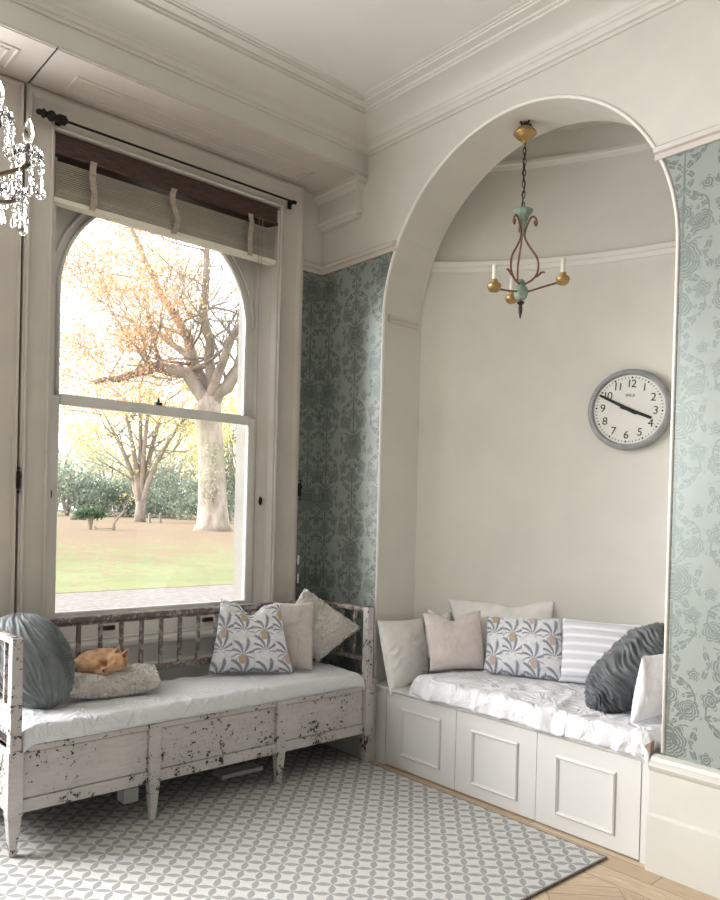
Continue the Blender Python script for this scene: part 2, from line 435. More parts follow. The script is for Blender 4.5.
        return o

def sub(o, parent):          # parent a world-space mesh below another world-space mesh
    o.parent = parent; o.matrix_parent_inverse = Matrix(); return o
def tag(o, label=None, cat=None, group=None, kind=None):
    if label: o['label'] = label
    if cat: o['category'] = cat
    if group: o['group'] = group
    if kind: o['kind'] = kind
    return o
def empty(name, loc, label, cat, group=None):
    o = bpy.data.objects.new(name, None); COL.objects.link(o); o.location = loc; o.empty_display_size = 0.05
    return tag(o, label, cat, group)
def struct(o, label=None, cat=None): o['kind'] = 'structure'; return tag(o, label, cat)
def copy_tree(o, parent=None):
    c = o.copy(); COL.objects.link(c); c.parent = parent
    for ch in o.children: copy_tree(ch, c)
    return c

# ------------------------------------------------------------------ room shell
W = 3.156          # face of the alcove wall
JB = 3.485         # back of its jambs
Y0, Y1, YC, AR, ZS = 1.566, 3.391, 2.4785, 0.9125, 2.67
ZC = 3.86
struct(MB().box((-4.2, -3.2, -0.08), (4.6, 4.0, 0)).build('floor', M['oak']), 'light oak parquet floor with straight border boards', 'floor')
struct(MB().box((-4.2, -3.2, ZC), (JB, 4.3, ZC + 0.1)).build('ceiling', M['ceiling']), 'plain off-white plaster ceiling', 'ceiling')
# window wall with three openings
b = MB()
ops = [(-1.75, -0.85), (-0.7, 0.7), (1.42, 2.75)]
xs = [-4.2] + [v for o in ops for v in o] + [3.30]
for i in range(0, len(xs), 2): b.box((xs[i], 4.0, -0.4), (xs[i + 1], 4.3, ZC))
for i, (a, c) in enumerate(ops):
    b.box((a, 4.0, -0.4), (c, 4.3, 0.70)); b.box((a, 4.0, 3.40), (c, 4.3, ZC))
struct(b.build('wall_window', M['cream']), 'cream plaster window wall', 'wall')
struct(MB().box((2.955, 3.995, 0.0), (W, 4.0, 3.07)).build('wall_window_paper', M['wallpaper']), 'narrow damask papered strip of window wall beside the corner', 'wall')
struct(MB().box((-4.2, -3.2, 0), (-4.0, 4.0, ZC)).build('wall_left', M['bounce_cut']), 'unseen wall toned dark against bounced light, behind the viewer to the left', 'wall')
struct(MB().box((-4.2, -3.4, 0), (JB, -3.2, ZC)).build('wall_back', M['bounce_cut']), 'unseen wall toned dark against bounced light, behind the viewer', 'wall')

# alcove wall with arched opening (slot 0 cream, slot 1 wallpaper)
b = MB(); RZ = 3.07
def arch_pts(n=48):
    t0 = math.asin((RZ - ZS) / AR); ts = sorted(set([PI * i / n for i in range(n + 1)] + [t0, PI - t0]))
    return [(YC + AR * math.cos(t), ZS + AR * math.sin(t)) for t in ts]   # from y1 side to y0 side
AP = arch_pts()
for x, sgn in ((W, 0), (JB, 1)):
    wp = 1 if x == W else 0
    q = lambda ya, za, yb, zb, mi: b.add([(x, ya, za), (x, yb, za), (x, yb, zb), (x, ya, zb)], [(0, 1, 2, 3)], mi)
    q(Y1, 0, 4.3, RZ, wp); q(Y1, RZ, 4.3, ZC, 0); q(-3.2, 0, Y0, RZ, wp); q(-3.2, RZ, Y0, ZC, 0)
    for (ya, za), (yb, zb) in zip(AP, AP[1:]):
        lo = max(za, zb)
        if min(za, zb) < RZ - 1e-6:
            b.add([(x, ya, za), (x, yb, zb), (x, yb, RZ), (x, ya, RZ)], [(0, 1, 2, 3)], wp)
            b.add([(x, ya, RZ), (x, yb, RZ), (x, yb, ZC), (x, ya, ZC)], [(0, 1, 2, 3)], 0)
        else:
            b.add([(x, ya, za), (x, yb, zb), (x, yb, ZC), (x, ya, ZC)], [(0, 1, 2, 3)], 0)
loop = [(Y1, 0)] + AP + [(Y0, 0)]
for (ya, za), (yb, zb) in zip(loop, loop[1:]):
    b.add([(W, ya, za), (W, yb, zb), (JB, yb, zb), (JB, ya, za)], [(0, 1, 2, 3)], 0)
o = b.build('wall_alcove', [M['cream'], M['wallpaper']]); struct(o, 'alcove wall with round arched opening, damask paper below cream plaster', 'wall')
# white painted arris round the opening
pts = [(W, Y1, 0.5), (W, Y1, 1.6)] + [(W, y, z) for y, z in AP] + [(W, Y0, 1.6), (W, Y0, 0.5)]
struct(MB().tube(pts, 0.009, 8).build('trim_arch', M['arris'], smooth=True), 'thin white bead round the arch edge', 'trim')

# curved niche behind the arch
NC = (1.75163, 1.55506); NR = 2.5249
def niche_x(y, off=0.0): return NC[0] + math.sqrt(max(0.0, (NR - off) ** 2 - (y - NC[1]) ** 2))
def npt(t, off=0.0): return (NC[0] + (NR - off) * math.cos(t), NC[1] + (NR - off) * math.sin(t))
T0 = math.atan2(Y1 - NC[1], JB - NC[0]); T1 = -0.16
ring = [npt(T0 + (T1 - T0) * i / 48) for i in range(49)]; ring += [(JB, ring[-1][1])]
b = MB()
for (xa, ya), (xb, yb) in zip(ring, ring[1:]): b.add([(xa, ya, 0), (xb, yb, 0), (xb, yb, 3.845), (xa, ya, 3.845)], [(0, 1, 2, 3)])
o = b.build('wall_niche', M['niche']);
bm = bmesh.new(); bm.from_mesh(o.data); bmesh.ops.remove_doubles(bm, verts=bm.verts, dist=1e-5); bm.to_mesh(o.data); bm.free()
for p in o.data.polygons: p.use_smooth = True
o.data.set_sharp_from_angle(angle=0.6)
struct(o, 'curved cream back wall of the alcove', 'wall')
struct(MB().prism([(x, y, 3.845) for x, y in ring], (0, 0, 0.06)).build('ceiling_niche', M['ceiling']), 'small flat ceiling over the alcove', 'ceiling')
def niche_rail(name, prof, lab):
    b = MB(); vs, n = [], len(prof); K = 48
    for i in range(K + 1):
        t = T0 + (T1 - T0) * i / K
        for off, z in prof: x, y = npt(t, off); vs.append((x, y, z))
    fs = [(i*n+k, i*n+(k+1)%n, (i+1)*n+(k+1)%n, (i+1)*n+k) for i in range(K) for k in range(n)] + [tuple(range(n)), tuple(range(K*n, K*n+n))]
    struct(b.add(vs, fs).build(name, M['arris'], smooth='auto'), lab, 'trim')
niche_rail('trim_niche_rail', [(0, 3.02), (0.012, 3.02), (0.014, 3.045), (0.032, 3.05), (0.036, 3.075), (0.02, 3.085), (0, 3.087)], 'curved white picture rail round the alcove')
niche_rail('trim_niche_cornice', [(0, 3.645), (0.01, 3.645), (0.014, 3.665), (0.026, 3.67), (0.026, 3.69), (0, 3.695)], 'upper curved moulding near the alcove ceiling')
# impost moulding on both jambs
for nm, yj, sg in (('trim_impost_left', Y1, -1), ('trim_impost_right', Y0, 1)):
    pr = [(0, 2.655), (0.008, 2.655), (0.01, 2.675), (0.022, 2.68), (0.022, 2.697), (0, 2.70)]
    struct(MB().prism([(W + 0.035, yj + sg * d, z) for d, z in pr], (0.25, 0, 0)).build(nm, M['wood_white']), 'short white impost moulding on the ' + nm.split('_')[-1] + ' arch jamb', 'trim')
# picture rails
prof = [(0, 3.055), (0.014, 3.055), (0.016, 3.078), (0.03, 3.083), (0.034, 3.102), (0.022, 3.112), (0, 3.114)]
def run_y(x, ya, yb, pr): return [[(x - d, ya, z) for d, z in pr], (0, yb - ya, 0)]
b = MB(); pr = prof; n = len(pr)
vs = [(2.966, 4.0 - d, z) for d, z in pr] + [(W - d, 4.0 - d, z) for d, z in pr] + [(W - d, 3.292, z) for d, z in pr]
fs = [(i*n+k, i*n+(k+1)%n, (i+1)*n+(k+1)%n, (i+1)*n+k) for i in range(2) for k in range(n)] + [tuple(range(n)), tuple(range(2*n, 3*n))]
struct(b.add(vs, fs).build('trim_picture_rail_left', M['wood_white'], smooth='auto'), 'cream picture rail turning the corner left of the arch', 'trim')
struct(MB().prism(*run_y(W, -3.2, 1.675, prof)).build('trim_picture_rail_right', M['wood_white']), 'cream picture rail right of the arch', 'trim')
# skirtings
sk = [(0, 0), (0.058, 0), (0.058, 0.238), (0.05, 0.247), (0.042, 0.25), (0.042, 0.425), (0.052, 0.435), (0.058, 0.45), (0.05, 0.462), (0.036, 0.468), (0.03, 0.482), (0.014, 0.49), (0, 0.492)]
struct(MB().prism(*run_y(W, -3.2, 1.602, sk)).build('baseboard_right', M['skirt'], smooth='auto'), 'tall stepped cream skirting right of the alcove', 'baseboard')
struct(MB().prism(*run_y(W, 3.36, 4.0, sk)).build('baseboard_left', M['skirt'], smooth='auto'), 'tall stepped cream skirting between window bench and alcove', 'baseboard')

# beam over the window, cornices, soffit boards, corbel
BY, BZ = 3.576, 3.566
struct(MB().box((-4.2, BY, BZ + 0.012), (W, 4.0, ZC)).build('beam_window', M['cornice']), 'cornice beam over the window', 'beam')
cp = [(0, 3.695), (0.012, 3.695), (0.014, 3.708), (0.028, 3.712), (0.036, 3.728), (0.05, 3.735), (0.054, 3.746)]
for i in range(9):
    t = PI / 2 * i / 8; cp.append((0.058 + 0.145 * (1 - math.cos(t)), 3.748 + 0.066 * math.sin(t)))
cp += [(0.203, 3.826), (0.215, 3.828), (0.217, 3.838), (0.262, 3.842), (0.264, 3.85), (0.275, 3.851), (0.277, 3.856), (0.295, 3.857), (0.30, 3.862), (0, 3.862)]
n = len(cp)
vs = [(-4.2, BY - d, z) for d, z in cp] + [(W - d, BY - d, z) for d, z in cp]
fs = [(k, (k+1)%n, n+(k+1)%n, n+k) for k in range(n)] + [tuple(range(n)), tuple(range(n, 2*n))]
struct(MB().add(vs, fs).build('cornice_window', M['cornice'], smooth='auto'), 'coved plaster cornice on the window side', 'cornice')
vs = [(W - d, BY - d, z) for d, z in cp] + [(W - d, -3.2, z) for d, z in cp]
struct(MB().add(vs, fs).build('cornice_alcove', M['cornice'], smooth='auto'), 'coved plaster cornice above the arch', 'cornice')
# soffit boards with raised panel mouldings
def soffit(name, x0, x1, rect):
    b = MB().box((x0, BY - 0.004, BZ), (x1, 4.0, BZ + 0.02)).box((x0, BY - 0.012, BZ + 0.004), (x1, BY, BZ + 0.02))
    for g in (0.0, 0.035):
        b.frame((rect[0] + g, rect[1] + g, rect[2] - g, rect[3] - g), [(0, 0.001), (0.004, -0.006), (0.012, -0.006), (0.016, 0.001)], lambda a, c, h: (a, c, BZ + h))
    struct(b.build(name, M['wood_white']), 'painted panelled soffit board under the beam', 'soffit')
soffit('soffit_panel', 1.262, W, (1.42, 3.73, 2.86, 3.885))
soffit('soffit_panel.001', -4.2, 1.252, (-0.6, 3.70, 1.12, 3.885))
struct(MB().box((1.252, BY, BZ + 0.008), (1.262, 4.0, BZ + 0.012)).build('soffit_joint', M['dark_gap']))
# corbel on the alcove wall under the beam
b = MB(); x1 = W
def corb(pr):
    b = MB(); n = len(pr); vs = []
    for yy, ex in ((4.0, 0), (3.60, 1)):
        pass
    ringsA = [[(W, 3.612 - (d - 0.045), z) for d, z in pr], [(W - d, 3.612 - (d - 0.045), z) for d, z in pr], [(W - d, 4.0, z) for d, z in pr]]
    for r in ringsA: vs += r
    fs = [(i*n+k, i*n+(k+1), (i+1)*n+(k+1), (i+1)*n+k) for i in range(2) for k in range(n - 1)]
    fs += [tuple(2*n + k for k in range(n)) + ()]
    return b.add(vs, fs)
cpr = [(0, 3.335), (0.03, 3.336), (0.036, 3.345), (0.036, 3.362), (0.05, 3.366), (0.055, 3.372), (0.055, 3.380), (0.045, 3.385), (0.045, 3.505), (0.052, 3.51), (0.062, 3.522), (0.068, 3.535), (0.085, 3.54), (0.088, 3.553), (0.088, 3.566), (0, 3.566)]
struct(corb(cpr).build('corbel', M['cornice'], smooth='auto'), 'moulded corbel block under the end of the beam', 'corbel')

# ------------------------------------------------------------------ window joinery
pl = lambda a, c, h: (a, 4.0 - h, c)
# architrave: three mitred sides
XL, XR, ZT = 1.384, 2.776, 3.387
def arch_side(name, pts_in, pts_out, prof, lab):
    b = MB(); n = len(prof); vs = []
    for (ai, ci), (ao, co) in zip(pts_in, pts_out):
        for t, h in prof: vs.append(pl(ai + (ao - ai) * t, ci + (co - ci) * t, h))
    fs = [(k, k+1, n+k+1, n+k) for k in range(n - 1)] + [tuple(range(n)), tuple(range(n, 2*n)), (0, n-1, 2*n-1, n)]
    struct(b.add(vs, fs).build(name, M['wood_white'], smooth='auto'), lab, 'trim')
apr = [(0, 0), (0, 0.055), (0.05, 0.06), (0.10, 0.055), (0.12, 0.04), (0.16, 0.036), (0.72, 0.036), (0.76, 0.04), (0.80, 0.055), (0.86, 0.06), (0.93, 0.058), (0.95, 0.045), (1.0, 0.045), (1.0, 0)]
OL, OR, OT = 1.25, 2.966, BZ
arch_side('trim_architrave_left', [(XL, 0), (XL, ZT)], [(OL, 0), (OL, OT)], apr, 'grey-white moulded architrave left of the window')
arch_side('trim_architrave_right', [(XR, 0), (XR, ZT)], [(OR, 0), (OR, OT)], apr, 'cream moulded architrave right of the window')
arch_side('trim_architrave_top', [(XL, ZT), (XR, ZT)], [(OL, OT), (OR, OT)], apr, 'cream moulded architrave over the window blind')
# next panelled pier on the left
b = MB().box((0.78, 3.975, 0), (1.244, 4.0, BZ)); b.frame((0.93, 0.12, 1.10, 3.42), [(0, 0.02), (0.0, 0.03), (0.12, 0.03), (0.125, 0.05), (0.136, 0.05), (0.136, 0.02)], pl)
struct(b.build('panel_left', M['wood_white']), 'painted timber panel at the left edge beside the window', 'panelling')
struct(MB().box((1.244, 3.992, 0), (1.25, 4.0, BZ)).build('panel_joint', M['dark_gap']))
# window unit
win = empty('window_1', (2.08, 4.1, 0.76), 'tall white sash window with arched upper pane looking on the garden', 'window'); win['kind'] = 'structure'
def part(mb, name, mat, parent=win, **k): return mb.build(name, mat, parent, **k)
YS = 4.10
# jamb linings / shutters in the reveals
for nm, xa, xb in (('shutter', 2.722, 2.768), ('shutter', 1.430, 1.392)):
    sgn = 1 if xb > xa else -1
    b = MB().prism([(xa, 4.085, 0.77), (xb, 3.955, 0.77), (xb + sgn * 0.02, 3.955, 0.77), (xa + sgn * 0.03, 4.085, 0.77)], (0, 0, 2.6))
    sh = part(b, nm, M['wood_white'], bevel=0.004)
    kb = MB().ball(((xa + xb) / 2 - sgn * 0.016, 4.03, 1.553), (0.011, 0.013, 0.028), 10, 8).build('shutter_knob', M['iron'], smooth=True); sub(kb, sh)
part(MB().box((XL - 0.02, 4.02, 0.70), (XL - 0.002, 4.09, ZT)).box((XR + 0.002, 4.02, 0.70), (XR + 0.02, 4.09, ZT)), 'shutter_recess', M['dark_gap'])
part(MB().box((2.716, 4.088, 0.77), (2.79, 4.17, 3.40)).box((1.37, 4.088, 0.77), (1.442, 4.17, 3.40)), 'jamb_lining', M['sash'])
# lower sash: frame of rails and stiles
GL, GR = 1.487, 2.668
b = MB(); y0, y1 = 4.085, 4.125
b.box((1.44, y0, 0.775), (GL, y1, 2.075)); b.box((GR, y0, 0.775), (2.718, y1, 2.075))
b.box((GL, y0, 0.775), (GR, y1, 0.925)); b.box((GL, y0 - 0.006, 2.03), (GR, y1, 2.085))
part(b, 'lower_sash', M['sash'], bevel=0.006)
part(MB().box((GL - 0.005, 4.103, 0.92), (GR + 0.005, 4.107, 2.035)), 'glass_pane', M['pane'])
for x in (1.777, 2.401):
    part(MB().box((x - 0.035, 4.072, 0.812), (x + 0.035, 4.085, 0.836)).box((x - 0.03, 4.066, 0.824), (x + 0.03, 4.074, 0.836)), 'sash_lift', M['lift'])
part(MB().box((2.03, 4.075, 2.085), (2.07, 4.10, 2.10)).ball((2.05, 4.085, 2.112), (0.008, 0.008, 0.014), 8, 6), 'sash_fastener', M['lift'])
# upper sash with arched head
AXC, AZ, AR2 = 2.073, 2.645, 0.588
b = MB(); ya, yb = 4.13, 4.165
arc = [(AXC + AR2 * math.cos(PI * i / 40), AZ + AR2 * math.sin(PI * i / 40)) for i in range(41)]
x0, x1, zt = 1.42, 2.74, 3.40
for (xa, za), (xb, zb) in zip(arc, arc[1:]):
    for yy in (ya, yb): b.add([(xa, yy, za), (xb, yy, zb), (xb, yy, zt), (xa, yy, zt)], [(0, 1, 2, 3)])
    b.add([(xa, ya, za), (xb, ya, zb), (xb, yb, zb), (xa, yb, za)], [(0, 1, 2, 3)])
for xa, xb in ((x0, AXC - AR2), (AXC + AR2, x1)):
    b.box((xa, ya, AZ), (xb, yb, zt)); b.box((xa, ya, 2.05), (xb, yb, AZ))
b.box((x0, ya, 2.035), (x1, yb, 2.08))
us = part(b, 'upper_sash', M['sash'])
inner = [(GL + 0.0, 4.125, 2.08), (AXC - AR2, 4.125, AZ)] + [(x, 4.125, z) for x, z in reversed(arc)] + [(AXC + AR2, 4.125, 2.08)]
part(MB().tube(inner, 0.011, 8).tube([(AXC + (x - AXC) * 1.075, 4.122, AZ + (z - AZ) * 1.075) for x, z in arc], 0.009, 8), 'arch_bead', M['sash'], smooth=True)
gp = [(AXC - AR2 - .003, 4.147, 2.06)] + [(x, 4.147, z) for x, z in reversed(arc)] + [(AXC + AR2 + .003, 4.147, 2.06)]
part(MB().prism(gp, (0, 0.004, 0)), 'glass_pane', M['pane'])
# sill, apron panel, plinth mouldings below the window
part(MB().box((XL + 0.002, 3.955, 0.735), (XR - 0.002, 4.085, 0.765)).box((XL + 0.002, 4.06, 0.765), (XR - 0.002, 4.13, 0.778)), 'window_sill', M['sash'], bevel=0.006)
b = MB().box((XL, 3.985, 0.0), (XR, 4.02, 0.735)); b.frame((1.52, 0.30, 2.64, 0.60), [(0, 0.01), (0.0, 0.028), (0.02, 0.034), (0.03, 0.016), (0.03, 0.01)], pl)
part(b, 'apron_panel', M['sash'])
part(MB().box((XL, 3.972, 0), (XR, 3.985, 0.2)), 'apron_skirting', M['sash'], bevel=0.004)
# outer stone reveal
part(MB().box((2.712, 4.17, 0.60), (2.75, 4.30, 3.4)).box((1.42, 4.17, 0.60), (1.47, 4.30, 3.4)).box((1.42, 4.17, 0.60), (2.75, 4.34, 0.75)), 'outer_reveal', M['stone'])
# latches on architraves
for x, z in ((2.975, 1.632), (1.243, 1.615)):
    b = MB().box((x - 0.010, 3.945, z - 0.04), (x + 0.010, 3.955, z + 0.04)).lathe([(0.006, -0.045), (0.008, -0.03), (0.008, 0.03), (0.006, 0.045)], (x, 3.943, z), 10).ball((x, 3.935, z + 0.02), 0.012, 8, 6).ball((x, 3.943, z + 0.058), 0.008, 8, 6).ball((x, 3.943, z - 0.058), 0.008, 8, 6)
    part(b, 'shutter_latch', M['iron'], smooth='auto')
for z in (1.18, 1.06):
    part(MB().lathe([(0.006, -0.03), (0.007, 0), (0.006, 0.03)], (2.978, 3.948, z), 8), 'hinge', M['arris'], smooth=True)

# ------------------------------------------------------------------ venetian blind
bl = empty('venetian_blind', (2.08, 3.99, 3.03), 'raised wooden venetian blind with dark head box hanging in the window', 'blind')
part(MB().box((XL + 0.004, 3.965, 3.272), (XR - 0.004, 4.06, 3.383)).box((XL + 0.004, 3.958, 3.272), (XR - 0.004, 3.97, 3.288)), 'head_box', M['headbox'], bl, bevel=0.004)
b = MB(); zs = []
z = 3.062
for i in range(22):
    zs.append(z); z += 0.0065 + (0.0 if i < 9 else 0.0032)
random.seed(4)
for i, z in enumerate(zs):
    j = random.uniform(-0.004, 0.004)
    b.add([(1.40, 3.965 + j, z - 0.001), (2.752, 3.965 + j, z + 0.0005), (2.752, 4.015 + j, z + 0.003), (1.40, 4.015 + j, z + 0.0015),
           (1.40, 3.965 + j, z + 0.002), (2.752, 3.965 + j, z + 0.0035), (2.752, 4.015 + j, z + 0.006), (1.40, 4.015 + j, z + 0.0045)],
          [(0,3,2,1),(4,5,6,7),(0,1,5,4),(1,2,6,5),(2,3,7,6),(3,0,4,7)])
part(b, 'slats', M['slat'], bl)
part(MB().box((1.392, 3.958, 3.030), (2.758, 4.02, 3.056)), 'bottom_rail', M['blind_rail'], bl, bevel=0.003)
for k, x in enumerate((1.585, 2.051, 2.553)):
    pts = []
    for i in range(10):
        t = i / 9; pts.append((x + (0.018 * math.sin(t * PI * 2) if k == 1 else 0.007 * math.sin(t * 7 + k)), 3.952 - 0.016 * math.sin(t * PI) - (0.006 if i % 2 else 0), 3.036 + t * (3.285 - 3.036)))
    b = MB(); vs = []
    for p in pts: vs += [(p[0] - 0.017, p[1], p[2]), (p[0] + 0.017, p[1], p[2]), (p[0] + 0.017, p[1] + 0.002, p[2]), (p[0] - 0.017, p[1] + 0.002, p[2])]
    fs = [(i*4+k2, i*4+(k2+1)%4, i*4+4+(k2+1)%4, i*4+4+k2) for i in range(9) for k2 in range(4)]
    part(b.add(vs, fs), 'ladder_tape', M['tape'], bl)
part(MB().tube([(2.62, 3.95, 3.28), (2.622, 3.95, 3.1), (2.62, 3.951, 2.98)], 0.0018, 6).tube([(2.645, 3.95, 3.28), (2.645, 3.95, 2.95)], 0.0018, 6), 'pull_cord', M['tape'], bl)

# curtain rod
cr = empty('curtain_rod', (1.36, 3.9, 3.422), 'thin black iron curtain rod above the blind', 'curtain rod')
part(MB().tube([(1.30, 3.9, 3.420), (2.85, 3.9, 3.423)], 0.0065, 8), 'rod', M['iron'], cr, smooth='auto')
b = MB().lathe([(0.012, 0), (0.024, 0.012), (0.014, 0.028), (0.026, 0.045), (0.026, 0.06), (0.014, 0.072), (0.024, 0.09), (0.024, 0.118), (0.012, 0.13)], (1.30, 3.9, 3.420), 14, axis=(1, 0, 0))
b.ball((1.292, 3.9, 3.420), (0.016, 0.014, 0.014), 10, 8)
part(b, 'finial', M['iron'], cr, smooth='auto')
for x in (1.40, 2.845):
    b = MB().box((x - 0.012, 3.945, 3.395), (x + 0.012, 3.955, 3.45)).tube([(x, 3.95, 3.422), (x, 3.9, 3.422)], 0.007, 8).lathe([(0.011, -0.012), (0.012, 0), (0.011, 0.012)], (x, 3.9, 3.422), 10, axis=(1, 0, 0))
    part(b, 'bracket', M['iron'], cr)

# ------------------------------------------------------------------ window seat in the alcove
ws = empty('window_seat', (3.4, 2.45, 0), 'white panelled built-in window seat box inside the arched alcove', 'window seat')
FX = 3.146
ring_i = [npt(T0 + (T1 - T0) * i / 40, 0.004) for i in range(41)]
lidpoly = [(FX - 0.012, Y1 - 0.004), (JB, Y1 - 0.004)] + [p for p in ring_i if p[1] < Y1 - 0.01 and p[1] > 1.3] + [(JB + 0.01, 1.3), (JB + 0.01, Y0 + 0.004), (FX - 0.012, Y0 + 0.036)]
b = MB().prism([(x, y, 0.45) for x, y in lidpoly], (0, 0, 0.018))
b.build('lid', M['box'], ws, bevel=0.003)
b = MB().box((FX + 0.016, 1.61, 0.0), (FX + 0.04, Y1 - 0.005, 0.45)).box((FX, 1.61, 0), (FX + 0.016, 1.652, 0.45)).box((FX, 3.272, 0), (FX + 0.016, Y1 - 0.005, 0.45)).box((FX + 0.006, 1.652, 0.43), (FX + 0.018, 3.272, 0.45))
b.build('carcass', M['box'], ws)
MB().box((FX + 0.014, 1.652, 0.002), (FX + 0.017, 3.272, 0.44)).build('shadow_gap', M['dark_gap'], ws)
plx = lambda a, c, h: (FX - h, a, c)
for (ya, yb, g) in ((2.725, 3.268, 0.004), (2.202, 2.722, 0.0015), (1.657, 2.200, 0.0015)):
    p = MB().box((FX, ya, 0.008), (FX + 0.014, yb, 0.442)).build('front_panel', M['box'], ws, bevel=0.0015)
for r in ((2.831, 0.085, 3.145, 0.369), (2.307, 0.068, 2.616, 0.366), (1.772, 0.074, 2.093, 0.364)):
    par = [o for o in ws.children if o.name.startswith('front_panel')]
    i = 0 if r[0] > 2.7 else 1 if r[0] > 2.2 else 2
    sub(MB().frame(r, [(0, 0), (-0.004, 0.008), (-0.011, 0.012), (-0.017, 0.006), (-0.020, 0.006), (-0.022, 0)], plx).build('panel_moulding', M['box']), par[i])

# ------------------------------------------------------------------ cloth: mattresses and cushions
def ns(x, y, z=0.0): return noise.noise(Vector((x, y, z)))
def wrinkle(x, y, s=1.0, seed=0.0):
    q = ns(x * 3 * s + seed, y * 3 * s, seed) * 0.5
    return 0.6 * (1 - abs(ns(x * 5 * s + q * 2 + seed, y * 8 * s + q, 3 + seed))) ** 3 + 0.35 * ns(x * 11 * s, y * 13 * s, seed) + 0.3 * ns(x * 3 * s, y * 3 * s, seed + 7)
def sheet(name, f, nu, nv, mat, parent=None, smooth=True):
    """closed skin from f(u,v,side) on a grid"""
    b = MB(); vs = []
    for side in (0, 1):
        for i in range(nu + 1):
            for j in range(nv + 1): vs.append(f(i / nu, j / nv, side))
    n1 = (nu + 1) * (nv + 1); ix = lambda s_, i, j: s_ * n1 + i * (nv + 1) + j; fs = []
    for i in range(nu):
        for j in range(nv):
            fs.append((ix(0,i,j), ix(0,i+1,j), ix(0,i+1,j+1), ix(0,i,j+1))); fs.append((ix(1,i,j), ix(1,i,j+1), ix(1,i+1,j+1), ix(1,i+1,j)))
    for i in range(nu):
        for j in (0, nv): fs.append((ix(0,i,j), ix(0,i+1,j), ix(1,i+1,j), ix(1,i,j)))
    for j in range(nv):
        for i in (0, nu): fs.append((ix(0,i,j), ix(0,i,j+1), ix(1,i,j+1), ix(1,i,j)))
    return b.add(vs, fs).build(name, mat, parent, smooth=smooth)

ZL = 0.469
def seat_f(u, v, side):
    y = 1.612 + (3.075 - 1.612) * u
    e = min(u, 1 - u) * 1.46
    # v: 0..0.22 front drape, then top to the back
    xb = min(niche_x(y) - 0.05, niche_x(min(y, 3.0)) - 0.05); 
    if y > 3.0: xb = niche_x(y) - 0.05
    xf = FX - 0.03 + 0.012 * ns(y * 6, 3.3) + (0.02 if u > 0.97 else 0)
    if v < 0.2:
        t = v / 0.2; a = t * PI / 2
        x = xf + 0.045 * (1 - math.sin(a)) * 0 + 0.05 * (1 - math.cos(a)) ; z = ZL - 0.012 * max(0, ns(y * 5, 9.1)) + (0.092) * math.sin(a)
        x += 0.016 * ns(y * 22, z * 6) * (1 - t * .7) + 0.016 * ns(y * 9, z * 5, 2.2)
    else:
        t = (v - 0.2) / 0.8; x = xf + 0.05 + (xb - xf - 0.05) * t; z = ZL + 0.092
    edge = min(1.0, e / 0.05); z -= 0.03 * (1 - edge) ** 2
    if side == 1: return (max(x, xf + 0.01) if v >= 0.2 else xf + 0.02 + 0.03 * v, y, ZL + 0.002 if v >= 0.2 else min(z, ZL + 0.002) + 0.001)
    if v > 0.12: z += 0.024 * wrinkle(x, y, 1.0, 1.7)
    return (x, y, z)
def skirt_seat():
    t = tag(sheet('seat_mattress', seat_f, 110, 70, M['sheet']), 'white sheet covered seat mattress with rumpled front edge in the alcove', 'mattress')
    return t
mat1 = skirt_seat()
c_ = MB(); c_.prism([(FX - 0.022, 1.606, ZL + 0.002), (FX - 0.022, 1.65, ZL + 0.002), (FX - 0.016, 1.64, ZL + 0.05), (FX - 0.014, 1.606, ZL + 0.075)], (0.03, 0, 0))
sub(c_.build('mattress_corner', M['brown_cloth'], bevel=0.004), mat1)['label'] = 'brown mattress corner showing under the sheet'

